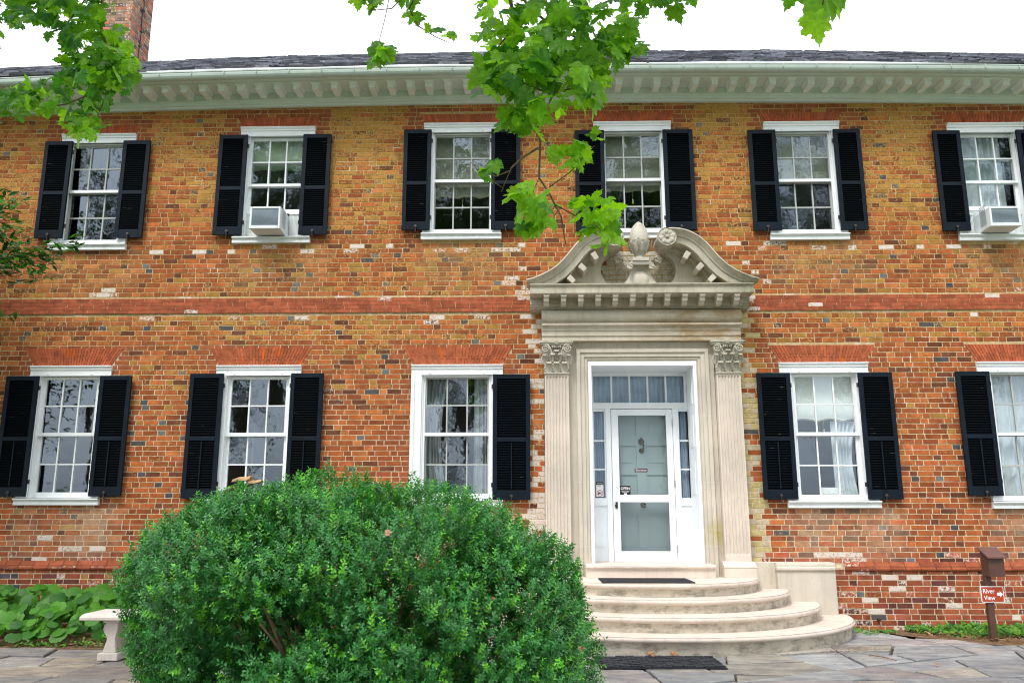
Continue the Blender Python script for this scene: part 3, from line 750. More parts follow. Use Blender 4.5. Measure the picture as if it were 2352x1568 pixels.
def chimney():
    x0, x1, y0, y1, z0, z1 = -9.64, -8.95, 4.95, 5.85, 10.6, 14.2
    V = []; F = []; C = []; L = []; r = random.Random(3)
    ch_ = MB().box(x0, x1, y0, y1, z0, z1).build('chimney', 'mortar', house)
    def face(o, ux, n, width):
        z = z0; k = 0
        while z < z1:
            u = -.11 * (k % 2); j = k
            while u < width:
                w = .205 if j % 2 == 0 else .1; a, b = max(u, 0), min(u + w, width); u += w + .012; j += 1
                if b - a < .02: continue
                g = r.random(); kk = .8 + .5 * r.random()
                c = (.30 * kk, .20 * kk, .15 * kk) if g < .6 else ((.42 * kk, .15 * kk, .09 * kk) if g < .85 else (.12 * kk, .09 * kk, .08 * kk))
                b0 = len(V); o_ = Vector(o); U = Vector(ux); N = Vector(n)
                for uu, zz, d in ((a, z, .008), (b, z, .008), (b, z + .06, .008), (a, z + .06, .008), (a - .002, z - .002, -.002), (b + .002, z - .002, -.002), (b + .002, z + .062, -.002), (a - .002, z + .062, -.002)):
                    V.append(tuple(o_ + U * uu + N * d + Vector((0, 0, zz))))
                for f in ((0, 1, 2, 3), (4, 5, 1, 0), (5, 6, 2, 1), (6, 7, 3, 2), (7, 4, 0, 3)): F.append([b0 + i for i in f]); C.append((*c, .1)); L.append(.42 if r.random() < .5 else .2)
            z += .073; k += 1
    face((x0, y0, 0), (1, 0, 0), (0, -1, 0), x1 - x0); face((x1, y0, 0), (0, 1, 0), (1, 0, 0), y1 - y0)
    npmesh('chimney_bricks', V, np.array(F).ravel(), [4] * len(F), 'brick', ch_, C, 'brick', L)
    zb = 7.905 + (y0 + .55) * SL
    MB().box(x0 - .02, x1 + .012, y0 - .02, y0 - .010, zb - .3, zb + .14).box(x1 + .010, x1 + .02, y0 - .015, y0 + .45, zb - .3, zb + .24).build('flashing', 'lead_flashing', ch_)
    rod = MB(); pts = [(x1 + .035 + .012 * math.sin(i * 1.7), y0 + .42 + .012 * math.cos(i * 2.1), zb + .05 + i * .18) for i in range(18)]
    rod.tube(pts, .012, 6)
    for i in (3, 5, 8, 12): rod.lathe([(.01, -.02), (.03, -.015), (.03, .015), (.01, .02)], pts[i], 8)
    rod.build('lightning_rod', 'dark_metal', ch_)
chimney()

# ------------------------------------------------------------------ stone portal
PX = 1.557      # axis of the doorway
def pilaster(cx):
    yf = -.20; hw0, hw1 = .165, .172; zt, zb = 3.395, .845
    # fluted shaft: outline in plan, swept up with a slight taper
    prof = []
    nfl = 7; wfl = .036
    def plan(hw):
        pts = [(-hw, 0), (-hw, yf)]; pit = (2 * hw - .03) / nfl
        for i in range(nfl):
            c = -hw + .015 + pit * (i + .5)
            for t in np.linspace(0, math.pi, 6): pts.append((c - wfl / 2 * math.cos(t) * (hw / .168), yf + .018 * math.sin(t)))
        return pts + [(hw, yf), (hw, 0)]
    def flat(hw):
        return [(x, min(y, 0) if y == 0 else yf) for x, y in plan(hw)]
    lv = [(zb, flat(hw1)), (zb + .10, flat(hw1)), (zb + .115, plan(hw1)), (zt - .05, plan(hw0)), (zt - .035, flat(hw0)), (zt, flat(hw0))]
    vs = []; fs = []; n = len(lv[0][1])
    for z, pl in lv: vs += [(cx + x, y, z) for x, y in pl]
    for j in range(len(lv) - 1):
        for i in range(n - 1): a = j * n + i; fs.append((a, a + 1, a + n + 1, a + n))
    p = MB().add(vs, fs).build('pilaster', 'pilaster_stone', house)
    MB().prism_x([(0, .66), (-.285, .66), (-.285, .765), (-.28, .77), (-.29, .79), (-.285, .81), (-.255, .82), (-.25, .83), (-.225, .845), (-.20, .862), (0, .862)], cx - .215, cx + .215).build('base', 'pilaster_stone', p, bevel=.008)
    # capital
    c = MB()
    c.box(cx - .175, cx + .175, yf - .02, 0, 3.392, 3.412)
    c.prism_y([(cx - .155, 3.412), (cx + .155, 3.412), (cx + .175, 3.66), (cx + .19, 3.80), (cx - .19, 3.80), (cx - .175, 3.66)], yf + .02, 0)
    ab = [(-.235, -.255), (-.20, -.275), (-.10, -.250), (0, -.243), (.10, -.250), (.20, -.275), (.235, -.255), (.235, 0), (-.235, 0)]
    c.prism_z([(cx + x, y) for x, y in ab], 3.828, 3.858)
    c.prism_z([(cx + x * .93, y * .94) for x, y in ab], 3.80, 3.829)
    def leaf(x, z0, h, w, out=.045, y=yf):
        vs = []; fs = []; nr = 9; nc = 6
        for j in range(nr):
            f = j / (nr - 1)
            if f < .8: zz = z0 + h * f; yo = y - .012 - out * f ** 2
            else: g = (f - .8) / .2; zz = z0 + h * (.8 + .13 * math.sin(g * math.pi) - .10 * g); yo = y - .012 - out * (.64 + .9 * g)
            ww = w * (.75 + .5 * math.sin(min(1, f * 1.1) * math.pi)) * (1 - .35 * max(0, f - .6)) * (1 + .18 * (j % 2))
            for i in range(nc + 1):
                u = i / nc * 2 - 1; vs.append((x + u * ww / 2, yo + .012 * abs(u) - .007 * math.cos(u * 9.4) + (.006 if abs(u) < .15 else 0), zz))
        for j in range(nr - 1):
            for i in range(nc): a = j * (nc + 1) + i; fs.append((a, a + 1, a + nc + 2, a + nc + 1))
        c.add(vs, fs)
    for k in (-1, 0, 1): leaf(cx + k * .108, 3.412, .165, .098)
    for k in (-1.5, -.5, .5, 1.5): leaf(cx + k * .105, 3.53, .165, .09, .055) if abs(k) < 1 else leaf(cx + k * .112, 3.53, .15, .075, .05)
    leaf(cx, 3.60, .14, .09, .05)
    for s in (-1, 1):      # corner volutes
        pts = []; rad = []
        vx, vz = cx + s * .158, 3.745
        for t in np.linspace(0, 1, 30):
            th = t * 4.2 * math.pi; rr = .056 * (1 - t) + .004
            pts.append((vx + s * rr * math.sin(th) * -1 * 1 + 0, yf - .062 - .02 * t, vz + rr * math.cos(th))); rad.append(.0125 * (1 - .45 * t))
        st = [(cx + s * .050, yf - .02, 3.56), (cx + s * .062, yf - .035, 3.66), (cx + s * .095, yf - .05, 3.76), (cx + s * .13, yf - .06, 3.797)]
        c.tube(st + pts, [.014] * 4 + rad, 7)
    for k in (-2, -1, 0, 1, 2): c.lathe([(.002, -.024), (.012, -.012), (.014, .008), (.010, .02)], (cx + k * .027, yf - .02, 3.775), 8)
    for k in range(5):
        t = k * 6.283 / 5; c.lathe([(.001, -.012), (.012, -.008), (.012, .004), (.001, .01)], (cx + .02 * math.cos(t), -.262, 3.832 + .02 * math.sin(t)), 8, 'Y')
    c.lathe([(.001, -.02), (.009, -.012), (.009, .004)], (cx, -.262, 3.832), 8, 'Y')
    c.build('capital', 'carved_stone', p)
pilaster(.368); pilaster(2.752)
pw = MB()      # stone panel between and behind the pilasters, and moulded architrave round the door
pw.box(.20, .57, -.06, .0, .60, 3.86).box(2.545, 2.92, -.06, .0, .60, 3.86)
pw.box(.535, .66, -.10, .30, .66, 3.86).box(2.50, 2.58, -.10, .30, .66, 3.86).box(.66, 2.50, -.10, .30, 3.755, 3.86)
for (a, b, y) in ((.65, .70, -.145), (.70, .76, -.125), (.76, .80, -.105), (.80, .83, -.09)):
    a2, b2 = 2 * 1.575 - b, 2 * 1.575 - a; zt = 3.755 - (a - .65) * 1.0; zt2 = 3.755 - (b - .65)
    pw.box(a, b, y, .30, .66, zt).box(a2, b2, y, .30, .66, zt).box(b, a2, y, .30, zt2, zt)
sur = pw.build('door_surround', 'limestone', house, bevel=.003)
for zz in (2.80, 1.90, 1.05):
    for fl in (0, 1):
        jm = MB()
        for (a, b, y) in ((.60, .65, -.1005), (.65, .70, -.1455), (.70, .76, -.1255), (.76, .80, -.1055)):
            a2, b2 = (a, b) if not fl else (2 * 1.575 - b, 2 * 1.575 - a); jm.box(a2, b2, y, y + .004, zz, zz + .006)
        jm.build('mortar_joint', 'concrete_white', sur)
en = MB()
en.prism_x([(0, 3.862), (-.205, 3.862), (-.205, 3.925), (-.222, 3.93), (-.222, 3.995), (-.235, 4.0), (-.24, 4.05), (-.255, 4.06), (-.285, 4.07), (-.285, 4.098), (0, 4.106)], .165, 2.955)
fr_y = -.165
en.prism_x([(0, 4.104)] + [(fr_y - .105 * math.sin(t), 4.213 - .104 * math.cos(t)) for t in np.linspace(0.05, math.pi - .05, 12)] + [(0, 4.322)], .165, 2.965)
entab = en.build('entablature', 'limestone_stained', house)
co2 = MB()
co2.prism_x([(0, 4.318), (-.205, 4.318), (-.215, 4.335), (-.235, 4.35), (-.24, 4.372), (-.25, 4.378), (-.25, 4.466), (-.50, 4.468), (-.505, 4.475), (-.505, 4.565), (-.52, 4.572), (-.535, 4.59), (-.535, 4.603), (0, 4.612)], .0, 3.09)
pc = co2.build('portal_cornice', 'limestone_mossy', house)
for i in range(12):
    cx = .228 + i * (2.866 - .228) / 11
    mb = MB(); mb.prism_x([(-.245, 4.4655), (-.485, 4.4655), (-.485, 4.43), (-.46, 4.41), (-.455, 4.375), (-.40, 4.362), (-.385, 4.335), (-.28, 4.33), (-.245, 4.35)], cx - .036, cx + .036)
    mb.box(cx - .048, cx + .048, -.492, -.245, 4.452, 4.4645); mb.build('modillion', 'limestone', pc)
# swan-neck pediment
def sw(s): return lambda x: PX + s * (x - PX)
PATH = [(3.16, 4.66), (3.06, 4.685), (2.946, 4.735), (2.84, 4.79), (2.733, 4.864), (2.64, 4.96), (2.553, 5.066), (2.485, 5.155), (2.413, 5.229), (2.345, 5.285), (2.27, 5.332), (2.185, 5.368), (2.095, 5.388), (2.01, 5.396), (1.945, 5.396)]
SECT = [(.0, -.12), (-.004, -.56), (.012, -.565), (.04, -.53), (.07, -.50), (.095, -.49), (.095, -.475), (.185, -.47), (.19, -.45), (.19, -.24), (.205, -.235), (.225, -.20), (.235, -.18), (.27, -.175), (.275, -.10)]
ped = None
def swan(s):
    X = sw(s); vs = []; fs = []; n = len(SECT)
    P_ = [Vector((p[0], p[1])) for p in PATH]
    for i, p in enumerate(P_):
        d = (P_[min(i + 1, len(P_) - 1)] - P_[max(i - 1, 0)]).normalized(); nn = Vector((-d.y, d.x))
        if nn.y > 0: nn = -nn
        fade = min(1, i / 4)
        for (o, y) in SECT:
            q = p + nn * o
            zz = max(q.y, 4.607) ; xx = q.x
            vs.append((X(xx), y, zz))
    for i in range(len(P_) - 1):
        for k in range(n - 1): a = i * n + k; fs.append((a, a + n, a + n + 1, a + 1) if s > 0 else (a, a + 1, a + n + 1, a + n))
    fs.append(tuple(range(n)) if s < 0 else tuple(range(n - 1, -1, -1))); e = (len(P_) - 1) * n; fs.append(tuple(range(e, e + n)))
    m = MB().add(vs, fs)
    o = m.build('pediment', 'limestone_mossy', house)
    # tympanum with kidney-shaped opening
    inner = []
    for t in np.linspace(-math.pi * .42, math.pi * .36, 14): inner.append((1.77 + .325 * math.cos(t), 4.905 + .285 * math.sin(t)))
    poly = [(1.80, 4.608)] + inner + [(1.885, 5.15), (1.93, 5.19), (2.05, 5.20), (2.2, 5.14), (2.34, 5.03), (2.47, 4.88), (2.60, 4.74), (2.78, 4.63), (2.80, 4.608)]
    MB().prism_y([(X(x), z) for x, z in (poly if s > 0 else poly[::-1])], -.155, .0).build('tympanum', 'limestone', o)
    # small scroll ending the opening and its stem
    sc = MB(); pts = []
    for t in np.linspace(0, 1, 22): th = -1.2 + t * 3.6 * math.pi; rr = .05 * (1 - t) + .006; pts.append((X(1.83 + rr * math.cos(th)), -.20, 5.045 + rr * math.sin(th)))
    sc.tube(pts, [.02 - .008 * i / 21 for i in range(22)], 8); sc.lathe([(.001, -.065), (.050, -.06), (.054, -.05), (.054, .05)], (X(1.83), -.13, 5.045), 16, 'Y'); sc.build('scroll', 'limestone', o)
    # rosette
    rx, rz, rr = X(1.921), 5.275, .130
    rs = MB(); rs.lathe([(.08, -.02), (rr - .012, -.02), (rr, -.03), (rr + .004, 0), (rr - .002, .03), (rr, .42)], (rx, -.52, rz), 28, 'Y')
    for k in range(8):
        t = k * math.pi / 4 + .2; ux, uz = math.cos(t), math.sin(t); vx, vz = -uz, ux; vs = []; fs = []
        for j in range(6):
            f = j / 5; w = .036 * math.sin(.25 + f * 2.5) + .004; rad = .025 + .088 * f
            for i in (-1, 0, 1): vs.append((rx + ux * rad + vx * w * i, -.545 - .02 * math.sin(f * 2.6) - (.008 if i == 0 else 0) + .012, rz + uz * rad + vz * w * i))
        for j in range(5):
            for i in range(2): a = j * 3 + i; fs.append((a, a + 1, a + 4, a + 3))
        rs.add(vs, fs)
    rs.lathe([(.001, -.055), (.018, -.05), (.026, -.035), (.026, -.01)], (rx, -.52, rz), 12, 'Y'); rs.build('rosette', 'carved_stone', o)
    # raking modillions
    for (mx, mz, ang) in ((2.20, 5.03, -32), (2.375, 4.86, -47), (2.535, 4.69, -46)):
        mb = MB(); a = R(ang); vs = []
        for dx, dy, dz in [(-.04, -.46, .055), (.04, -.46, .055), (.04, -.16, .055), (-.04, -.16, .055), (-.034, -.45, -.055), (.034, -.45, -.055), (.034, -.16, -.055), (-.034, -.16, -.055)]:
            vs.append((X(mx + dx * math.cos(a) - dz * math.sin(a)), dy, mz + dx * math.sin(a) + dz * math.cos(a)))
        mb.add(vs, [(0, 3, 2, 1), (4, 5, 6, 7), (0, 1, 5, 4), (1, 2, 6, 5), (2, 3, 7, 6), (3, 0, 4, 7)]); mb.build('modillion', 'limestone', o, bevel=.006)
swan(1); swan(-1)
fi = MB(); fx, fy = 1.553, -.36
ac = [(.062, 5.035), (.055, 5.055), (.085, 5.085), (.125, 5.13), (.142, 5.19), (.145, 5.235), (.150, 5.25), (.150, 5.262), (.138, 5.27), (.136, 5.31), (.128, 5.37), (.112, 5.43), (.085, 5.485), (.05, 5.525), (.02, 5.548), (.001, 5.562)]
fi.lathe([(.10, 4.99), (.10, 5.0), (.078, 5.01), (.070, 5.02)] + ac, (fx, fy, 0), 28)
fi.box(fx - .115, fx + .115, fy - .115, fy + .115, 4.95, 4.992)
for ring, (zb, h, rb) in enumerate(((5.09, .15, .098), (5.15, .11, .128))):
    for k in range(9):
        t = (k + .5 * ring) * 2 * math.pi / 9; vs = []; fs = []
        for j in range(6):
            f = j / 5; zz = zb + h * f; rr = rb + .045 * math.sin(f * 1.9) + (.018 if j == 5 else 0) + .008; w = .034 * math.sin(.5 + f * 2.4)
            for i in (-1, 0, 1):
                tt = t + i * w / rr; vs.append((fx + (rr + (.010 if i == 0 else 0)) * math.cos(tt), fy + (rr + (.010 if i == 0 else 0)) * math.sin(tt), zz))
        for j in range(5):
            for i in range(2): a = j * 3 + i; fs.append((a, a + 1, a + 4, a + 3))
        fi.add(vs, fs)
fin = fi.build('acorn_finial', 'carved_stone', house)
pd = MB(); pd.box(fx - .135, fx + .135, fy - .10, -.02, 4.925, 4.949).box(fx - .12, fx + .12, fy - .085, -.02, 4.905, 4.925)
pr = [(-.14, 4.612), (.14, 4.612)]
left = [(.31, 4.612), (.22, 4.66), (.16, 4.74), (.13, 4.83), (.135, 4.905)]
pd.prism_y([(fx + x, z) for x, z in left] + [(fx - x, z) for x, z in left[::-1]], fy + .0, -.0)
pd.lathe([(.001, -.055), (.035, -.053), (.07, -.046), (.10, -.034), (.125, -.016), (.135, .004), (.12, .02)], (fx, fy + .01, 4.715), 24, 'Y')
for s in (-1, 1):
    pts = []
    for t in np.linspace(0, 1, 20): th = math.pi / 2 + s * t * 3.4 * math.pi * -1; rr = .036 * (1 - t) + .005; pts.append((fx + s * .145 + rr * math.cos(th), fy - .09, 4.868 + rr * math.sin(th)))
    pd.tube([(fx, fy - .09, 4.905)] + pts, [.014] * 21, 7); pd.lathe([(.001, -.03), (.03, -.025), (.03, .07)], (fx + s * .145, fy - .06, 4.868), 12, 'Y')
pd.build('pedestal', 'carved_stone', fin)

# --- entrance: white box frame, transom, sidelights, storm door, panelled door
bx = MB(); L_, R_, T_ = .815, 2.33, 3.585
bx.box(L_, L_ + .045, -.10, .46, .81, T_).box(R_ - .045, R_, -.10, .46, .81, T_).box(L_ + .045, R_ - .045, -.10, .46, T_ - .062, T_)
yb = .46
bx.box(.86, 2.285, yb, yb + .09, 3.47, 3.523).box(.86, 2.285, yb - .02, yb + .09, 2.985, 3.07)                        # head, transom bar
bx.box(.86, .925, yb, yb + .06, 3.07, 3.47).box(2.25, 2.285, yb, yb + .06, 3.07, 3.47)
bx.box(1.09, 1.165, yb - .025, yb + .09, .81, 2.985).box(2.06, 2.145, yb - .025, yb + .09, .81, 2.985)                 # posts
for a, b in ((.86, 1.09), (2.145, 2.285)):
    bx.box(a, b, yb, yb + .05, .81, 1.60).box(a, b, yb - .02, yb + .05, 1.60, 1.66); bx.box(a, b, yb, yb + .05, 1.66, 1.705).box(a, b, yb, yb + .05, 2.945, 2.985)
    bx.box(a + .045, b - .045, yb - .012, yb, 1.02, 1.45).box(a + .06, b - .06, yb - .018, yb - .011, 1.04, 1.43)
for zz in (1.1, 1.75, 2.4, 3.0): bx.box(R_ - .052, R_ - .044, .05, .34, zz, zz + .45)           # panelled reveal
frame = bx.build('door_frame', 'door_white', house, bevel=.002)
gx0, gx1 = .925, 2.25
for i in range(1, 5): cx = gx0 + (gx1 - gx0) * i / 5; MB().box(cx - .012, cx + .012, yb + .01, yb + .05, 3.07, 3.47).build('glazing_bar', 'door_white', frame)
for a, b in ((.921, 1.069), (2.156, 2.284)):
    for zz in (2.11, 2.52): MB().box(a, b, yb + .01, yb + .045, zz - .011, zz + .011).build('glazing_bar', 'door_white', frame)
for a, b in ((.861, .92), (1.07, 1.089), (2.146, 2.155)): MB().box(a, b, yb + .002, yb + .048, 1.706, 2.944).build('sidelight_stile', 'door_white', frame)
gl = MB()
for i in range(5): a = gx0 + (gx1 - gx0) * i / 5; b = gx0 + (gx1 - gx0) * (i + 1) / 5; t = random.uniform(-.006, .006); gl.add([(a, yb + .03 + t, 3.07), (b, yb + .03 - t, 3.07), (b, yb + .03 - t, 3.47), (a, yb + .03 + t, 3.47)], [(0, 1, 2, 3)])
for a, b in ((.92, 1.075), (2.15, 2.285)):
    for z0, z1 in ((1.705, 2.11), (2.11, 2.52), (2.52, 2.945)): t = random.uniform(-.006, .006); gl.add([(a, yb + .03 + t, z0), (b, yb + .03 - t, z0), (b, yb + .03, z1), (a, yb + .03, z1)], [(0, 1, 2, 3)])
gl.build('glass', 'door_glass', frame)
curtain(frame, gx0, gx1, 3.07, 3.47, yb + .09, 'curtain_blue', 16, .012)
curtain(frame, .93, 1.075, 1.705, 2.945, yb + .09, 'curtain_blue', 4, .012); curtain(frame, 2.15, 2.285, 1.705, 2.945, yb + .09, 'curtain_blue', 4, .012)
dr = MB(); yd = .60
dr.box(1.165, 2.06, yd, yd + .045, .81, 2.96)
PAN = [(1.25, 1.545, 2.60, 2.87), (1.68, 1.975, 2.60, 2.87), (1.25, 1.545, 2.16, 2.455), (1.68, 1.975, 2.16, 2.455), (1.25, 1.545, 1.72, 2.035), (1.68, 1.975, 1.72, 2.035), (1.25, 1.545, .98, 1.48), (1.68, 1.975, .98, 1.48)]
dmb = MB()
for a, b, c, d in PAN: dmb.box(a + .05, b - .05, yd - .006, yd + .002, c + .05, d - .05)
# stiles and rails standing proud round the sunk panels
def rails():
    xs = [1.165, 1.25, 1.545, 1.68, 1.975, 2.06]; zs = [.81, .98, 1.48, 1.72, 2.035, 2.16, 2.455, 2.60, 2.87, 2.96]
    for i in (0, 2, 4): dmb.box(xs[i], xs[i + 1], yd - .016, yd + .001, .81, 2.96)
    for j in range(0, 9, 2):
        for a, b in ((1.25, 1.545), (1.68, 1.975)): dmb.box(a, b, yd - .015, yd + .001, zs[j], zs[j + 1])
rails()
fd = dr.build('front_door', 'door_panel_paint', house)
dmb.build('door_panels', 'door_panel_paint', fd)
kn = MB(); kx = 1.615
kn.lathe([(.001, -.035), (.028, -.03), (.042, -.018), (.04, 0)], (kx, yd - .016, 2.515), 14, 'Y'); kn.lathe([(.002, .0), (.012, .01), (.002, .03)], (kx, yd - .04, 2.552), 8)
kn.tube([(kx + .012, yd - .045, 2.50), (kx + .034, yd - .055, 2.46), (kx + .030, yd - .058, 2.42), (kx + .004, yd - .055, 2.40), (kx - .008, yd - .05, 2.392)], [.011, .013, .013, .016, .018], 8)
kn.lathe([(.001, -.03), (.028, -.022), (.036, -.01), (.034, 0)], (kx, yd - .016, 2.385), 14, 'Y'); kn.build('door_knocker', 'bronze', fd)
MB().lathe([(.001, -.05), (.03, -.048), (.042, -.035), (.04, -.02), (.02, -.012), (.03, 0)], (1.615, yd - .016, 1.607), 16, 'Y').lathe([(.001, -.05), (.02, -.045), (.028, -.03), (.012, -.01), (.02, 0)], (1.255, yd - .016, 1.607), 12, 'Y').build('door_knob', 'bronze', fd)
sdo = MB(); ys = .435
sdo.box(1.172, 1.272, ys, ys + .035, .815, 2.975).box(1.965, 2.055, ys, ys + .035, .815, 2.975)
sdo.box(1.272, 1.965, ys + .001, ys + .034, 2.885, 2.975).box(1.272, 1.965, ys + .001, ys + .034, 1.645, 1.75).box(1.272, 1.965, ys + .001, ys + .034, .815, .968)
std = sdo.build('storm_door', 'door_white', house, bevel=.003)
MB().add([(1.272, ys + .018, 1.75), (1.965, ys + .018, 1.75), (1.965, ys + .018, 2.885), (1.272, ys + .018, 2.885)], [(0, 1, 2, 3)]).build('glass', 'door_glass', std)
wm = MB(); w_, h_ = .693, .677; pit = .040
def wire(x0, z0, x1, z1):
    d = Vector((x1 - x0, z1 - z0)).normalized() * .0021; n = (-d.y, d.x)
    wm.prism_y([(x0 + n[0], z0 + n[1]), (x0 - n[0], z0 - n[1]), (x1 - n[0], z1 - n[1]), (x1 + n[0], z1 + n[1])], ys + .005, ys + .008)
for s in (1, -1):
    k = -w_ * .72
    while k < h_ :
        a0 = max(0, (0 - k) / .72) ; a1 = min(w_, (h_ - k) / .72)
        if a1 > a0: X0 = 1.272 + (a0 if s > 0 else w_ - a0); X1 = 1.272 + (a1 if s > 0 else w_ - a1); wire(X0, .968 + k + .72 * a0, X1, .968 + k + .72 * a1)
        k += pit
wm.build('wire_screen', 'ac_grille', std)
MB().box(1.205, 1.235, ys - .012, ys - .0005, 1.56, 1.65).lathe([(.001, -.03), (.014, -.025), (.014, 0)], (1.222, ys - .012, 1.60), 10, 'Y').box(1.194, 1.207, ys - .03, ys - .005, 1.585, 1.61).build('door_handle', 'dark_metal', std)
for zz in (2.78, 1.90, 1.0): MB().box(2.047, 2.068, ys - .008, ys - .0005, zz - .05, zz + .05).build('hinge', 'steel', std)
MB().prism_x([(.55, .66), (-.36, .66), (-.36, .77), (-.375, .775), (-.39, .79), (-.39, .815), (-.375, .828), (.55, .832)], .72, 2.41).build('threshold', 'tread_stone', house, bevel=.004)

# small signs on the entrance (each hangs on its own)
sg = thing('entrance_sign', (1.60, yd - .017, 2.10), 'small maroon plate reading Entrance on the grey door', 'sign')
MB().box(1.508, 1.694, yd - .022, yd - .0165, 2.079, 2.128).build('plate', 'sign_maroon', sg)
text_mesh('lettering', 'Entrance', .044, (1.601, yd - .0235, 2.091), 'sign_white', sg, .0005, 'CENTER', .0004)
sg = thing('open_sign', (1.347, ys + .012, 1.755), 'square dark OPEN sign standing behind the storm door glass', 'sign')
MB().box(1.2735, 1.424, ys + .006, ys + .014, 1.7515, 1.876).build('plate', 'sign_black', sg)
text_mesh('lettering', 'OPEN', .050, (1.349, ys + .005, 1.822), 'sign_white', sg, .0005, 'CENTER', .001)
text_mesh('small_lettering', 'TURN HANDLE\nAND PUSH', .018, (1.349, ys + .005, 1.797), 'sign_white', sg, .0005, 'CENTER', .0002)
MB().box(1.33, 1.37, ys + .003, ys + .0055, 1.7515, 1.772).build('bracket', 'sign_white', sg)
sg = thing('warning_notice', (.985, yb + .02, 1.72), 'narrow white Warning notice with a no-guns symbol in the left sidelight', 'sign')
MB().box(.938, 1.042, yb + .016, yb + .020, 1.722, 1.932).build('card', 'sign_white', sg)
MB().box(.938, 1.042, yb + .0135, yb + .0155, 1.895, 1.9325).build('header', 'sign_black', sg)
text_mesh('lettering', 'Warning', .022, (.952, yb + .013, 1.906), 'sign_white', sg, .0003, 'LEFT', .0002)
text_mesh('small_lettering', 'No firearms allowed\nin this building', .009, (.945, yb + .0155, 1.88), 'sign_black', sg, .0002, 'LEFT')
nr = MB(); cxn, czn = .990, 1.775
vs = []; fs = []
for k in range(24):
    t = k * 2 * math.pi / 24
    for rr in (.038, .044): vs.append((cxn + rr * math.cos(t), yb + .0145, czn + rr * math.sin(t)))
for k in range(24): a = 2 * k; b = 2 * ((k + 1) % 24); fs.append((a, a + 1, b + 1, b))
nr.add(vs, fs); nr.prism_y([(cxn - .031, czn + .025), (cxn - .025, czn + .031), (cxn + .031, czn - .025), (cxn + .025, czn - .031)], yb + .0135, yb + .0150)
nr.build('prohibition_ring', 'sign_red', sg)
MB().prism_y([(cxn - .026, czn - .004), (cxn - .022, czn + .006), (cxn + .028, czn + .012), (cxn + .030, czn + .004), (cxn + .000, czn - .002), (cxn - .012, czn - .022), (cxn - .024, czn - .022)], yb + .0148, yb + .0158).build('gun_symbol', 'sign_black', sg)

# --- stone steps
steps = thing('stone_steps', (1.57, 0, 0), 'four rounded limestone steps fanning out below the front door', 'steps')
ST = [(2.575, 2.31, 0.0, .19), (2.185, 1.99, .19, .355), (1.82, 1.64, .355, .51), (1.455, 1.33, .51, .66)]
for (a, b, z0, z1) in ST:
    n = 72; prof = [(-.045, z0 - (.05 if z0 == 0 else 0)), (-.04, z1 - .062), (-.03, z1 - .055), (-.008, z1 - .052), (.004, z1 - .042), (.008, z1 - .026), (.003, z1 - .010), (-.012, z1)]
    vs = []; fs = []; m = len(prof); mb = MB()
    for k in range(n + 1):
        t = math.pi * k / n; c, s = math.cos(t), math.sin(t)
        for o, z in prof: vs.append((1.57 + (a + o) * c + .004 * mnoise.noise(Vector((c * 9, s * 9, z * 3))), -(b + o) * s - .05 + .06 * (1 - s), z + .003 * mnoise.noise(Vector((c * 4, s * 4, a)))))
    for k in range(n):
        for i in range(m - 1): p = k * m + i; fs.append((p + m, p, p + 1, p + m + 1))
    mb.add(vs, fs); mb.m = [1 if (i % (m - 1)) < 1 else 0 for i in range(len(fs))]
    top = tuple(k * m + m - 1 for k in range(n + 1)); mb.f.append(top); mb.m.append(0)
    so = mb.build('step', ['tread_stone', 'riser_stone'], steps, smooth=False)
    so.data.polygons.foreach_set('use_smooth', [len(p.vertices) == 4 for p in so.data.polygons])
    jm = MB()
    for ang in ({2.575: (62, 118), 2.185: (66,), 1.82: (108, 72), 1.455: (100,)}[a]):
        t = R(ang); c, s = math.cos(t), math.sin(t)
        jm.tube([(1.57 + (a + o + .0015) * c, -(b + o + .0015) * s - .05 + .06 * (1 - s), z) for o, z in prof[1:]], .004, 5)
    jm.build('mortar_joint', 'concrete_white', so)
blk = MB(); blk.box(3.0, 3.26, -.10, 0.02, -.05, .852).box(3.255, 4.02, -.19, -.0, -.05, .745).prism_x([(0, .745), (-.20, .745), (-.215, .755), (-.215, .785), (-.19, .80), (-.195, .815), (-.185, .85), (0, .853)], 3.245, 4.012)
blk.build('cheek_block', 'limestone', steps, bevel=.006)

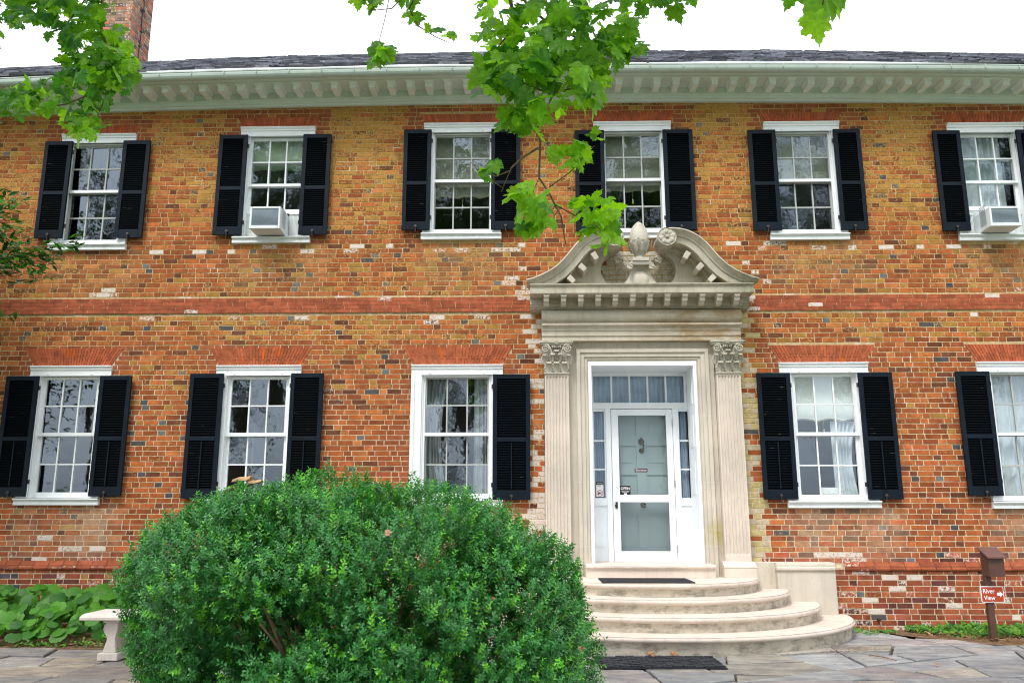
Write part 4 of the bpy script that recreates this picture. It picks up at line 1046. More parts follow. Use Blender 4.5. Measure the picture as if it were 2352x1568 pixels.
# ------------------------------------------------------------------ air conditioners
def air_con(x0, x1, z0, z1, side, label, panel):
    t = thing('air_conditioner', ((x0 + x1) / 2, -.06, z0), label, 'air conditioner', 'window air conditioners')
    yf, ybk = -.36, .12
    mb = MB(); mb.box(x0, x1, yf + .03, ybk, z0, z1); mb.build('housing', 'ac_plastic', t, bevel=.012)
    fr = MB(); b = .03
    fr.box(x0, x0 + b, yf, yf + .031, z0, z1).box(x1 - b, x1, yf, yf + .031, z0, z1).box(x0 + b, x1 - b, yf, yf + .031, z0, z0 + .05).box(x0 + b, x1 - b, yf, yf + .031, z1 - b, z1); fr.build('front_frame', 'ac_plastic', t, bevel=.006)
    g = MB(); g.box(x0 + b, x1 - b, yf + .014, yf + .028, z0 + .05, z1 - b)
    k = z0 + .06
    while k < z1 - b - .008: g.box(x0 + b, x1 - b, yf + .006, yf + .0135, k, k + .007); k += .016
    g.build('grille', 'ac_grille', t)
    sl = MB(); xs = x1 if side > 0 else x0
    for k in range(14): zz = z0 + .07 + k * .021; sl.box(xs - .003, xs + .003, yf + .10, -.10, zz, zz + .008)
    sl.build('side_louvres', 'ac_grille', t)
    for a, b2 in panel:
        pm = MB()
        n = int((b2 - a) / .018)
        for k in range(n): xx = a + (b2 - a) * k / n; pm.box(xx, xx + .012, .060, .075, z0 - .02, z1 + .03); pm.box(xx + .012, xx + .018, .066, .074, z0 - .02, z1 + .03)
        pm.box(a, b2, .05, .08, z1 + .03, z1 + .055)
        pm.build('accordion_panel', 'ac_plastic', t)
air_con(-4.045, -3.60, 5.50, 5.835, 1, 'white window air conditioner with grey grille in the second upper window from the left', [(-4.238, -4.05), (-3.595, -3.398)])
air_con(6.515, 6.945, 5.455, 5.745, -1, 'white window air conditioner in the rightmost upper window beside pale curtains', [(6.385, 6.512), (6.95, 7.212)])

# ------------------------------------------------------------------ ground
def struct(o): o['kind'] = 'structure'; return o
g = MB(); g.add([(-150, -180, -.10), (150, -180, -.10), (150, 120, -.10), (-150, 120, -.10)], [(0, 1, 2, 3)]); struct(g.build('lawn', 'lawn_grass'))
g = MB(); g.add([(-10, -12.5, -.045), (10, -12.5, -.045), (10, .02, -.045), (-10, .02, -.045)], [(0, 1, 2, 3)]); struct(g.build('ground', 'joint_soil'))
BED_R = [(4.55, -.02), (4.75, -.35), (5.25, -1.02), (5.75, -1.30), (10, -1.36), (10, -.02)]
BED_L = [(-10, -.02), (-10, -1.86), (-6.2, -1.80), (-4.9, -1.72), (-2.2, -1.65), (-2.2, -.02)]
def bed(poly, name, mat):
    n = len(poly); mb = MB(); mb.add([(x - (.12 if x < 5.3 and x > 0 and y < -.1 else 0), y - (.14 if y < -.1 else 0), -.016) for x, y in poly], [tuple(range(n)) if name != 'x' else ()]); return struct(mb.build(name, mat))
bed(BED_R, 'planting_bed', 'bed_soil'); bed(BED_L[::-1], 'planting_bed', 'bed_soil')
def inpoly(x, y, P):
    c = False; j = len(P) - 1
    for i in range(len(P)):
        if (P[i][1] > y) != (P[j][1] > y) and x < (P[j][0] - P[i][0]) * (y - P[i][1]) / (P[j][1] - P[i][1]) + P[i][0]: c = not c
        j = i
    return c
def clip(poly, p, n, keep=1):
    out = []
    for i in range(len(poly)):
        a, b = poly[i], poly[(i + 1) % len(poly)]; da = ((a[0] - p[0]) * n[0] + (a[1] - p[1]) * n[1]) * keep; db = ((b[0] - p[0]) * n[0] + (b[1] - p[1]) * n[1]) * keep
        if da >= 0: out.append(a)
        if (da >= 0) != (db >= 0): t = da / (da - db); out.append((a[0] + (b[0] - a[0]) * t, a[1] + (b[1] - a[1]) * t))
    return out
def patio():
    r = random.Random(21); polys = [[(-10, -12), (10, -12), (10, .0), (-10, .0)]]; done = []
    while polys:
        p = polys.pop(); ar = abs(sum(p[i][0] * p[(i + 1) % len(p)][1] - p[(i + 1) % len(p)][0] * p[i][1] for i in range(len(p)))) / 2
        if ar < .25 + r.random() * .5 or (ar < .9 and r.random() < .25): done.append(p); continue
        xs = [q[0] for q in p]; ys = [q[1] for q in p]; w, h = max(xs) - min(xs), max(ys) - min(ys)
        ang = (0 if w > h * 1.25 else 90) + r.gauss(0, 13); n = (math.cos(R(ang)), math.sin(R(ang)))
        c = (min(xs) + w * r.uniform(.34, .66), min(ys) + h * r.uniform(.34, .66))
        a, b = clip(p, c, n), clip(p, c, n, -1)
        if len(a) > 2 and len(b) > 2: polys += [a, b]
        else: done.append(p)
    V = []; F = []; S = []; C = []
    def stone(p):
        A = sum(p[i][0] * p[(i + 1) % len(p)][1] - p[(i + 1) % len(p)][0] * p[i][1] for i in range(len(p)))
        if A < 0: p = p[::-1]
        gap = r.uniform(.004, .016)
        for i in range(len(p)):
            pass
        q = p
        cx = sum(a[0] for a in p) / len(p); cy = sum(a[1] for a in p) / len(p)
        m = len(p)
        for i in range(m):
            a, b = p[i], p[(i + 1) % m]; d = (b[0] - a[0], b[1] - a[1]); L = math.hypot(*d)
            if L < 1e-6: continue
            nn = (-d[1] / L, d[0] / L); q = clip(q, (a[0] + nn[0] * gap, a[1] + nn[1] * gap), nn)
            if len(q) < 3: return
        # ragged outline
        rp = []
        for i in range(len(q)):
            a, b = q[i], q[(i + 1) % len(q)]; L = math.hypot(b[0] - a[0], b[1] - a[1]); k = max(1, int(L / .12))
            for j in range(k):
                t = j / k; e = .012 * mnoise.noise(Vector((a[0] * 3 + t * 7, a[1] * 3, i))) if j else 0
                x, y = a[0] + (b[0] - a[0]) * t, a[1] + (b[1] - a[1]) * t
                rp.append((x + (cx - x) * abs(e), y + (cy - y) * abs(e)))
        n = len(rp); zt = r.uniform(-.012, .012); tx, ty = r.gauss(0, .006), r.gauss(0, .006); b0 = len(V)
        zz = lambda x, y: zt + tx * (x - cx) + ty * (y - cy)
        V.extend([(x, y, zz(x, y) - .05) for x, y in rp]); V.extend([(x, y, zz(x, y) - .007) for x, y in rp])
        V.extend([(x + (cx - x) * min(.3, .012 / max(.05, math.hypot(cx - x, cy - y))), y + (cy - y) * min(.3, .012 / max(.05, math.hypot(cx - x, cy - y))), zz(x, y)) for x, y in rp])
        t = r.random(); g = r.uniform(.23, .36)
        c = (g * .95, g * .99, g * 1.04) if t < .55 else ((g * 1.04, g * .98, g * .88) if t < .8 else (g * 1.0, g * .94, g * .95)) 
        if cx < -1: c = (c[0] * .84, c[1] * .78, c[2] * .72)
        for lv in (0, 1):
            for i in range(n): F.extend([b0 + lv * n + i, b0 + lv * n + (i + 1) % n, b0 + (lv + 1) * n + (i + 1) % n, b0 + (lv + 1) * n + i]); S.append(4); C.append((*c, 1))
        F.extend(range(b0 + 2 * n, b0 + 3 * n)); S.append(n); C.append((*c, 1))
    for p in done:
        cx = sum(a[0] for a in p) / len(p); cy = sum(a[1] for a in p) / len(p)
        if inpoly(cx, cy, BED_R) or inpoly(cx, cy, BED_L): continue
        for B in (BED_R, BED_L):
            if any(inpoly(a[0], a[1], B) for a in p):
                p = [a if not inpoly(a[0], a[1], B) else (a[0] + (cx - a[0]) * .5, a[1] + (cy - a[1]) * .5) for a in p]
        if any(inpoly(a[0], a[1], BED_R) for a in p): continue
        stone(p)
    struct(npmesh('patio', V, F, S, 'flagstone', None, C, 'brick'))
patio()

# ------------------------------------------------------------------ leaf clouds
def rot_frames(nrm, tip):
    """orthonormal frames: columns x (across), y (tip), z (normal)"""
    z = nrm / np.linalg.norm(nrm, axis=1, keepdims=True)
    y = tip - (tip * z).sum(1, keepdims=True) * z; y /= np.linalg.norm(y, axis=1, keepdims=True) + 1e-9
    x = np.cross(y, z); return x, y, z
def place(tv, tf_flat, tsz, pos, nrm, tip, scale):
    x, y, z = rot_frames(nrm, tip); n = len(pos); m = len(tv)
    V = pos[:, None, :] + scale[:, None, None] * (tv[None, :, 0, None] * x[:, None, :] + tv[None, :, 1, None] * y[:, None, :] + tv[None, :, 2, None] * z[:, None, :])
    F = (np.asarray(tf_flat)[None, :] + (np.arange(n) * m)[:, None]).ravel(); S = np.tile(tsz, n)
    return V.reshape(-1, 3), F, S
def sycamore_template():
    half = [(0, 0), (.06, -.03), (.16, -.10), (.30, -.10), (.27, -.02), (.40, .02), (.52, .12), (.44, .16), (.50, .25), (.42, .27), (.36, .33), (.46, .40), (.47, .55), (.39, .53), (.33, .60), (.24, .56), (.19, .60), (.22, .72), (.14, .74), (.12, .84), (.05, .88), (0, 1.02)]
    pts = half + [(-x, y) for x, y in half[-2:0:-1]]
    tv = [(0, .28, .03)] + [(x, y, -.55 * x * x - .16 * (y - .3) ** 2 + .05 * math.sin(x * 14)) for x, y in pts]
    n = len(pts); f = []
    for i in range(n): f += [0, 1 + i, 1 + (i + 1) % n]
    return np.array(tv), f, [3] * n
SYC = sycamore_template()
def in_poly_np(x, y, P): return np.array([inpoly(a, b, P) for a, b in zip(x, y)])
def rays(px, py, d):
    out = np.array([list(ray(a, b)) for a, b in zip(px, py)]); k = d / out[:, 1]
    return np.array(CAM)[None, :] + out * k[:, None]
def sample_poly(P, n, rng):
    xs = [p[0] for p in P]; ys = [p[1] for p in P]; X = []; Y = []
    while len(X) < n:
        x, y = rng.uniform(min(xs), max(xs)), rng.uniform(min(ys), max(ys))
        if inpoly(x, y, P): X.append(x); Y.append(y)
    return np.array(X), np.array(Y)

# --- the sycamore whose branches hang into the picture; trunk stands behind and left of the camera
syc = thing('sycamore_tree', (-3.6, -15.5, -.1), 'sycamore tree whose leafy green branches hang in front of the house and sky', 'tree')
tb = MB(); tb.tube([(-3.6, -15.5, -.3), (-3.6, -15.5, .3), (-3.5, -15.4, 2.5), (-3.4, -15.2, 5), (-3.2, -14.8, 8), (-3.0, -14.5, 12)], [.62, .48, .42, .38, .28, .14], 14)
tb.build('trunk', 'bark', syc, smooth=True)
lb = MB()
def P3(px, py, d): v = ray(px, py); return tuple(CAM + v * (d / v.y))
A1 = P3(1165, -160, 4.7)
lb.tube([(-3.4, -15.2, 5.2), (-2.6, -13.2, 6.3), (-1.2, -10.5, 6.6), (-.2, -8.4, 6.2), A1], [.16, .11, .07, .045, .018], 9)
A2 = P3(330, -260, 5.6)
lb.tube([(-3.4, -15.1, 5.6), (-3.9, -12.8, 6.8), (-3.6, -10, 7.0), (-3.1, -7.5, 6.6), A2], [.15, .10, .06, .04, .018], 9)
A3 = P3(1900, -200, 2.9)
lb.tube([(-2.6, -13.2, 6.3), (-.5, -11.4, 6.0), (.6, -9.8, 5.0), A3], [.08, .05, .03, .008], 8)
lb.build('limb', 'bark', syc, smooth=True)
tw = MB()
def twig(pts, d, r0, r1):
    if not hasattr(d, '__len__'): d = [d] * len(pts)
    n = len(pts); tw = MB(); tw.tube([P3(p[0], p[1], dd) for p, dd in zip(pts, d)], [r0 + (r1 - r0) * i / (n - 1) for i in range(n)], 6); tw.build('twig', 'twig_bark', syc, smooth=True)
twig([(1165, -160), (1172, 0), (1185, 60), (1178, 130), (1200, 190), (1232, 262), (1241, 330), (1238, 408), (1262, 445), (1290, 500), (1296, 545), (1300, 560)], 4.55, .013, .003)
twig([(1172, -60), (1215, 20), (1270, 60), (1330, 90), (1400, 120), (1460, 135), (1490, 145)], 4.6, .010, .002)
twig([(1185, 60), (1150, 100), (1110, 160), (1090, 190)], 4.5, .007, .002); twig([(1200, 190), (1260, 215), (1330, 200), (1390, 235)], 4.5, .007, .002)
twig([(1236, 340), (1200, 362), (1175, 385), (1160, 420), (1152, 440)], 4.5, .007, .003); twig([(1172, 392), (1140, 405), (1100, 395), (1082, 372)], 4.5, .004, .0015)
twig([(1152, 430), (1125, 412), (1105, 408)], 4.5, .003, .0015); twig([(1262, 445), (1240, 460), (1205, 500), (1190, 540)], 4.5, .005, .002); twig([(1262, 430), (1310, 395), (1350, 350), (1365, 335)], 4.5, .004, .0015)
twig([(1275, 470), (1330, 500), (1370, 520), (1395, 540)], 4.5, .004, .002); twig([(1285, 480), (1255, 520), (1235, 545)], 4.5, .004, .002)
twig([(1238, 408), (1225, 440), (1220, 460)], 4.5, .003, .0015)
twig([(1120, -120), (980, -60), (940, 20), (960, 60), (1000, 85), (1035, 100)], 4.8, .008, .0015); twig([(960, -40), (900, 20), (850, 25)], 4.8, .005, .002); twig([(905, -60), (885, 40), (872, 90), (868, 125)], 4.7, .003, .0015)
twig([(330, -260), (240, -60), (230, 60), (270, 170), (240, 230), (210, 300)], 5.6, .014, .003); twig([(240, -60), (150, 60), (185, 130), (270, 170)], 5.6, .009, .003); twig([(240, -60), (90, 0), (60, 50)], 5.6, .008, .003)
twig([(250, 200), (150, 240), (80, 250), (10, 265)], 5.5, .007, .002); twig([(230, 60), (265, 110), (300, 150)], 5.5, .006, .002)
twig([(1900, -200), (1895, -60), (1890, 10)], 2.75, .006, .003); twig([(1480, -60), (1540, -20), (1570, 10)], 4.4, .005, .002)
def syc_leaves():
    rng = np.random.default_rng(3); VV = []; FF = []; SS = []; CC = []; off = 0
    def put(px, py, d, size, lit, nb=(0, -.75, .45), spread=.55, downs=.8):
        nonlocal off
        n = len(px); pos = rays(px, py, d)
        nrm = np.array(nb)[None] + rng.normal(0, spread, (n, 3)); tip = np.array([0, -.15, -downs])[None] + rng.normal(0, .55, (n, 3))
        v, f, s = place(*SYC, pos, nrm, tip, size)
        VV.append(v); FF.append(f + off); SS.append(s); off += len(v); k = len(SYC[2])
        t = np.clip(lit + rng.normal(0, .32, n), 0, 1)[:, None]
        c = (1 - t) * np.array([.042, .190, .020]) + t * np.array([.22, .50, .018]); c = c * rng.uniform(.85, 1.15, (n, 1))  # light and shade of each spray put into the leaf colour
        CC.append(np.repeat(np.hstack([c, np.ones((n, 1))]), k, 0))
    def region(P, n, d, dz, s0, s1, lit, dy=28, dx=0, **kw):
        x, y = sample_poly(P, n, rng); put(x + dx, y - dy, rng.normal(d, dz, n), rng.uniform(s0, s1, n) * .84, lit, **kw)
    # centre spray
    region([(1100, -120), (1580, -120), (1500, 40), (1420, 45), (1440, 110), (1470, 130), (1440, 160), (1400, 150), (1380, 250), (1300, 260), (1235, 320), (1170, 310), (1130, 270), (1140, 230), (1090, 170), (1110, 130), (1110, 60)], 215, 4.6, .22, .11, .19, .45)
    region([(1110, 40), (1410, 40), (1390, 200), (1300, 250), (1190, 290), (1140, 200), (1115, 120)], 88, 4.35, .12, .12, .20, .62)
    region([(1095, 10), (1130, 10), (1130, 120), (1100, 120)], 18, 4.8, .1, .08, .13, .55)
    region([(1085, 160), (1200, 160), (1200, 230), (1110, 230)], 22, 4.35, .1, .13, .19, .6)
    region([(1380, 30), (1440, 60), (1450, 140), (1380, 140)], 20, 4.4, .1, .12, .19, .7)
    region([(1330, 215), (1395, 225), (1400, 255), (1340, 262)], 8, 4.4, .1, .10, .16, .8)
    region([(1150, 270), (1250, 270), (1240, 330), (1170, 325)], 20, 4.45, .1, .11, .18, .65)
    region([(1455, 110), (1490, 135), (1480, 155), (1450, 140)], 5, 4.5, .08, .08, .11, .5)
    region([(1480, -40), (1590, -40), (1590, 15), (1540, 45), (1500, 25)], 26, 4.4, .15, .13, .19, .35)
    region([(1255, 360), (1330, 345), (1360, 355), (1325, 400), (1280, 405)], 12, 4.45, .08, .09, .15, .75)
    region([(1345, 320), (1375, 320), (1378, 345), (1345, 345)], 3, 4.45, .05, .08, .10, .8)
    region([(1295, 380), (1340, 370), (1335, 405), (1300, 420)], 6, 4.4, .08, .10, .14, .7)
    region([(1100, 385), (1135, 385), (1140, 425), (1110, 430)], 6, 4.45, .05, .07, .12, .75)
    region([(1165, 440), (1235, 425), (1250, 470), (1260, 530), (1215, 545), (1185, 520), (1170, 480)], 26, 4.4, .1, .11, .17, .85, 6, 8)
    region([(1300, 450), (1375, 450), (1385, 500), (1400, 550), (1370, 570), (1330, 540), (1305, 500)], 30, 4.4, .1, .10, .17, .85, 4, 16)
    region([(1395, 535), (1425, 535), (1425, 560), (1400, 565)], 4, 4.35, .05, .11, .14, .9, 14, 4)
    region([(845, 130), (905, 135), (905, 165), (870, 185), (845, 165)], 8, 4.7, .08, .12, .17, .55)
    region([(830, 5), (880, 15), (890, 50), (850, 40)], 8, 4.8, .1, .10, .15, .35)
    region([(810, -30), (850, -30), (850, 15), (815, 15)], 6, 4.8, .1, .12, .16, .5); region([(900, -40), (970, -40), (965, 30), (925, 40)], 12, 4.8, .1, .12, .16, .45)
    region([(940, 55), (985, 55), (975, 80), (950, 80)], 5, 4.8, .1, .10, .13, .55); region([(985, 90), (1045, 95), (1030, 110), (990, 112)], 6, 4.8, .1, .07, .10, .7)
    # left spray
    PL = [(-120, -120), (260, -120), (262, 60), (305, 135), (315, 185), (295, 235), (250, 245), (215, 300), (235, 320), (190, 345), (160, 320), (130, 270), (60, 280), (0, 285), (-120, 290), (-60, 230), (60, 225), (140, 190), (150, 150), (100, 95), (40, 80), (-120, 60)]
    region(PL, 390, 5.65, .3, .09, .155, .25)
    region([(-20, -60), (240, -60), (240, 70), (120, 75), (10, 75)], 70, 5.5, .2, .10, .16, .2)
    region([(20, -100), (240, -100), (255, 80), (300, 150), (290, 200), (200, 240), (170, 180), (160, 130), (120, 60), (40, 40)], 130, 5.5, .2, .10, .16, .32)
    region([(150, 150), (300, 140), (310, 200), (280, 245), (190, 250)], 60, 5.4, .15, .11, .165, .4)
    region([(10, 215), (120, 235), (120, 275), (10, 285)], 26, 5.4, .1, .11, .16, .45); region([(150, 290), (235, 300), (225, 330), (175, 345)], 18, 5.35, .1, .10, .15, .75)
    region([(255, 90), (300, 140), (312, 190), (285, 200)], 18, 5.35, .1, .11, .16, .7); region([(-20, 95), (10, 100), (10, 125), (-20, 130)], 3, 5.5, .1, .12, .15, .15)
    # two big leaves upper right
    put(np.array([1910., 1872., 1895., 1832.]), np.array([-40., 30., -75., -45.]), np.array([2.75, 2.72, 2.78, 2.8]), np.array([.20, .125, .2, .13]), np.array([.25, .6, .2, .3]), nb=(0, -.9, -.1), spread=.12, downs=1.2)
    # crown out of frame above and behind
    n = 2600; c = []
    for k in range(26): c.append((rng.uniform(-8, 3.2), rng.uniform(-19, -9.0), rng.uniform(7.6, 12.5)))
    c = np.array(c); idx = rng.integers(0, len(c), n); pos = c[idx] + rng.normal(0, .75, (n, 3))
    v, f, s = place(*SYC, pos, rng.normal(0, .6, (n, 3)) + np.array([0, 0, .8]), rng.normal(0, .6, (n, 3)) + np.array([0, 0, -.6]), rng.uniform(.22, .34, n))
    VV.append(v); FF.append(f + off); SS.append(s); cc = np.tile(np.array([[.018, .05, .010, 1]]), (n, 1)); CC.append(np.repeat(cc, len(SYC[2]), 0))
    npmesh('crown', np.vstack(VV), np.concatenate(FF), np.concatenate(SS), 'sycamore_leaf', syc, np.vstack(CC), smooth=True)
syc_leaves()

# --- boxwood in the foreground
BUSH = Vector((-.75, -7.4, 0))
bush = thing('boxwood_bush', BUSH, 'large rounded dark green boxwood bush in front of the facade', 'bush')
LENT = (np.array([(0, 0, 0), (.22, .32, .03), (.24, .62, .03), (0, 1, -.03), (-.24, .62, .03), (-.22, .32, .03), (0, .5, -.05)]), [0, 1, 2, 6, 2, 3, 4, 6, 4, 5, 0, 6], [4, 4, 4])
def bush_build():
    rng = np.random.default_rng(5)
    E = [((-1.42, -7.4, 1.08), (.51, .66, .52)), ((-1.02, -7.35, .95), (.64, .78, .68)), ((-.62, -7.4, .98), (.56, .75, .66)), ((-.24, -7.35, .84), (.48, .68, .64)), ((-1.42, -7.35, .62), (.39, .55, .50)), ((-.80, -7.4, .45), (.88, .80, .75)), ((-.07, -7.4, .78), (.35, .52, .50))]
    cs = np.array([e[0] for e in E]); rs = np.array([e[1] for e in E])
    HOL = [(*at_y(930, 1425, -8.05), .085), (*at_y(985, 1470, -8.0), .07), (*at_y(640, 1455, -8.05), .06), (*at_y(715, 1395, -8.1), .05), (*at_y(420, 1400, -7.9), .06), (*at_y(1180, 1430, -7.95), .055), (*at_y(1060, 1540, -8.0), .07)]
    def lump(p): return np.array([mnoise.noise(Vector(q) * 3.6) for q in p])
    P = []; N = []
    while sum(len(p) for p in P) < 31000:
        k = rng.choice(len(E), 2500, p=np.array([1, 1.2, 1, 1, .5, 1.8, .5]) / 7.0); d = rng.normal(size=(2500, 3)); d /= np.linalg.norm(d, axis=1, keepdims=True)
        rr = 1 - np.abs(rng.normal(0, .10, 2500)) - (rng.random(2500) < .28) * .22; p = cs[k] + d * rs[k] * rr[:, None]
        q = ((p[:, None, :] - cs[None]) / rs[None]); inside = (np.linalg.norm(q, axis=2))  .min(1) < .62
        ok = (~inside) & (p[:, 2] > .05); p = p[ok]; d = (d / rs[k])[ok]; d /= np.linalg.norm(d, axis=1, keepdims=True)
        L = lump(p); p = p + d * (L * .13)[:, None]
        p = p + d * (np.clip(np.array([mnoise.noise(Vector(q) * 10.5) for q in p]), 0, 1) * .075)[:, None]
        for hx, hy, hz, hr in HOL: L[((p[:, 0] - hx) ** 2 + ((p[:, 1] - hy) * .45) ** 2 + ((p[:, 2] - hz) * .8) ** 2) < hr * hr] = -9
        keep = rng.random(len(p)) < np.where(L < -5, .03, 1.0) * np.where(L < -.25, .16, 1.0)
        P.append(p[keep]); N.append(d[keep])
    P = np.vstack(P)[:31000]; N = np.vstack(N)[:31000]
    ns = len(P); tw_dir = N * .8 + np.array([0, 0, .55]) + rng.normal(0, .32, (ns, 3)); tw_dir /= np.linalg.norm(tw_dir, axis=1, keepdims=True)
    pos = []; nrm = []; tip = []; sc = []; col = []
    a = np.cross(tw_dir, rng.normal(size=(ns, 3))); a /= np.linalg.norm(a, axis=1, keepdims=True); b = np.cross(tw_dir, a)
    hue = rng.random(ns); young = (hue > .83)[:, None]
    base = np.where(young, np.array([.125, .40, .030]), np.array([.040, .200, .042])) * rng.uniform(.75, 1.3, (ns, 1))
    for j in range(6):
        for s in (-1, 1):
            axis = (a if j % 2 else b) * s
            pos.append(P + tw_dir * (.011 * j - .03)); t = axis * (1 - .1 * j) + tw_dir * (.45 + .16 * j); tip.append(t)
            nrm.append(tw_dir * (1 - .08 * j) - axis * .4 + rng.normal(0, .18, (ns, 3))); sc.append(rng.uniform(.017, .027, ns) * (1 - .05 * j)); col.append(base * (1 + .06 * j))
    v, f, s = place(*LENT, np.vstack(pos), np.vstack(nrm), np.vstack(tip), np.concatenate(sc))
    c = np.vstack(col); c = np.hstack([c, np.ones((len(c), 1))])
    npmesh('foliage', v, f, s, 'box_leaf', bush, np.repeat(c, 3, 0))
    st = MB()
    for k in range(34):
        e = E[rng.integers(0, len(E))]; d = rng.normal(size=3); d[2] = abs(d[2]); d /= np.linalg.norm(d)
        end = np.array(e[0]) + d * np.array(e[1]) * .9; b0 = np.array((-.8 + rng.normal(0, .12), -7.4 + rng.normal(0, .12), -.05)); mid = b0 * .45 + end * .55 + rng.normal(0, .08, 3)
        st.tube([tuple(b0), tuple(b0 * .75 + mid * .25 + rng.normal(0, .03, 3)), tuple(mid), tuple(end)], [.022, .017, .011, .004], 6)
    st.build('stem', 'twig_bark', bush)
bush_build()
pb = thing('bark_strip', at_y(565, 1112, -7.55), 'curled tan strip of peeled bark lying on top of the bush', 'bark')
def curl(pts, w, name, mat):
    vs = []; fs = []; m = 7
    for (p, up) in pts:
        for i in range(m): t = (i / (m - 1) - .5) * 2.6; vs.append((p[0], p[1] + w * math.sin(t), p[2] + up * w * (math.cos(t) - .4)))
    for j in range(len(pts) - 1):
        for i in range(m - 1): a = j * m + i; fs.append((a, a + 1, a + m + 1, a + m))
    o = MB().add(vs, fs).build(name, mat, pb); so = o.modifiers.new('solid', 'SOLIDIFY'); so.thickness = .004; return o
def bp(px, py): return tuple(at_y(px, py - 5, -7.62))
curl([(bp(536, 1112), .8), (bp(550, 1108), 1), (bp(568, 1108), 1.1), (bp(577, 1104), .9)], .022, 'outer_bark', 'peeled_bark')
curl([(bp(572, 1114), .8), (bp(585, 1115), 1), (bp(602, 1111), .7)], .018, 'curled_end', 'peeled_bark')
MB().tube([bp(508, 1142), bp(522, 1132), bp(545, 1122), bp(580, 1118)], [.012, .010, .008, .004], 7).build('stick', 'bark', pb)

# --- begonias by the wall (left)
def heart():
    vs = [(0, .12, .05)]; n = 26
    for i in range(n):
        t = i / n * 2 * math.pi; r_ = .5 * (1 - .32 * math.cos(t) * (1 if math.cos(t) > 0 else .2)) + .02 * math.sin(11 * t)
        x = r_ * math.sin(t) * 1.05; y = -r_ * math.cos(t) * 1.0 + .18 + (.14 * max(0, math.cos(t)) ** 6)
        vs.append((x, y, -.22 * x * x - .12 * y * y + (.035 if i % 2 else -.01)))
    f = []
    for i in range(n): f += [0, 1 + i, 1 + (i + 1) % n]
    return np.array(vs), f, [3] * n
HEART = heart()
def begonias():
    rng = np.random.default_rng(8); n = 780
    x = rng.uniform(-9.6, -4.35, n); y = rng.uniform(-1.70, -.15, n); front = (y + 1.7) / 1.55
    top = .16 + .42 * np.sqrt(np.clip(front * 1.5, 0, 1)) + .08 * np.array([mnoise.noise(Vector((a * 1.5, b * 1.5, 0))) for a, b in zip(x, y)])
    top *= np.clip((-4.2 - x) / .5, .5, 1)
    z = top * rng.uniform(.45, 1.0, n)
    pos = np.stack([x, y, z], 1); nrm = np.array([0, -.75, .75])[None] + rng.normal(0, .33, (n, 3)); tip = np.array([0, -.5, -.7])[None] + rng.normal(0, .45, (n, 3))
    v, f, s = place(*HEART, pos, nrm, tip, rng.uniform(.11, .235, n))
    t = rng.random((n, 1)); c = (1 - t) * np.array([.022, .11, .014]) + t * np.array([.085, .27, .018]); c = np.hstack([c, np.ones((n, 1))])
    o = npmesh('begonia_bed', v, f, s, 'begonia_leaf', None, np.repeat(c, len(HEART[2]), 0), smooth=True)
    tag(o, 'bank of broad heart-shaped green leaves growing along the foot of the brick wall', 'plants', kind='stuff')
begonias()
# weeds at right, clover-like
def weeds(name, P, n, s0, s1, label, zmax, seed, dark=.5):
    rng = np.random.default_rng(seed); X = []; Y = []
    while len(X) < n:
        a, b = rng.uniform(min(p[0] for p in P), max(p[0] for p in P)), rng.uniform(min(p[1] for p in P), max(p[1] for p in P))
        if inpoly(a, b, P): X.append(a); Y.append(b)
    x, y = np.array(X), np.array(Y); z = rng.uniform(.0, 1, n) ** .6 * zmax * (.55 + .6 * np.array([mnoise.noise(Vector((a * 2.2, b * 2.2, 4))) for a, b in zip(x, y)]))
    z = np.clip(z, .005, 1)
    nrm = np.array([0, -.25, .9])[None] + rng.normal(0, .35, (n, 3)); tip = rng.normal(0, 1, (n, 3))
    v, f, s = place(*LENT, np.stack([x, y, z], 1), nrm, tip, rng.uniform(s0, s1, n)); v = v
    t = rng.random((n, 1)); c = (1 - t) * np.array([.03, .17, .05]) + t * np.array([.16, .34, .02]); c = np.hstack([c, np.ones((n, 1))])
    o = npmesh(name, v, f, s, 'begonia_leaf', None, np.repeat(c, 3, 0)); tag(o, label, 'weeds', kind='stuff'); return o
weeds('weed_patch', [(4.85, -.15), (4.95, -.4), (5.4, -.78), (6.0, -.8), (8.5, -.85), (8.5, -.06), (5, -.06)], 3400, .04, .085, 'low bright green weeds along the wall behind the brown post', .11, 4)
weeds('joint_weeds', [(4.15, -.75), (4.65, -.45), (4.75, -.15), (4.2, -.05), (4.1, -.3)], 260, .02, .045, 'small weeds and moss sprouting beside the lowest step', .03, 6)
weeds('seedlings', [(-5.9, -1.9), (-4.7, -1.78), (-4.6, -1.45), (-6, -1.6)], 160, .03, .06, 'little green seedlings at the edge of the left flower bed', .09, 9)
# leaf litter
def litter(name, P, n, label, seed, s0=.02, s1=.06):
    rng = np.random.default_rng(seed); X = []; Y = []
    while len(X) < n:
        a, b = rng.uniform(min(p[0] for p in P), max(p[0] for p in P)), rng.uniform(min(p[1] for p in P), max(p[1] for p in P))
        if inpoly(a, b, P): X.append(a); Y.append(b)
    x, y = np.array(X), np.array(Y)
    nrm = np.array([0, 0, 1.])[None] + rng.normal(0, .3, (n, 3)); tip = rng.normal(0, 1, (n, 3))
    v, f, s = place(*LENT, np.stack([x, y, rng.uniform(.004, .03, n)], 1), nrm, tip, rng.uniform(s0, s1, n))
    t = rng.random((n, 1)); c = (1 - t) * np.array([.13, .075, .045]) + t * np.array([.42, .27, .17]); c = np.hstack([c, np.ones((n, 1))])
    o = npmesh(name, v, f, s, 'tree_leaf', None, np.repeat(c, 3, 0)); tag(o, label, 'leaf litter', kind='stuff')
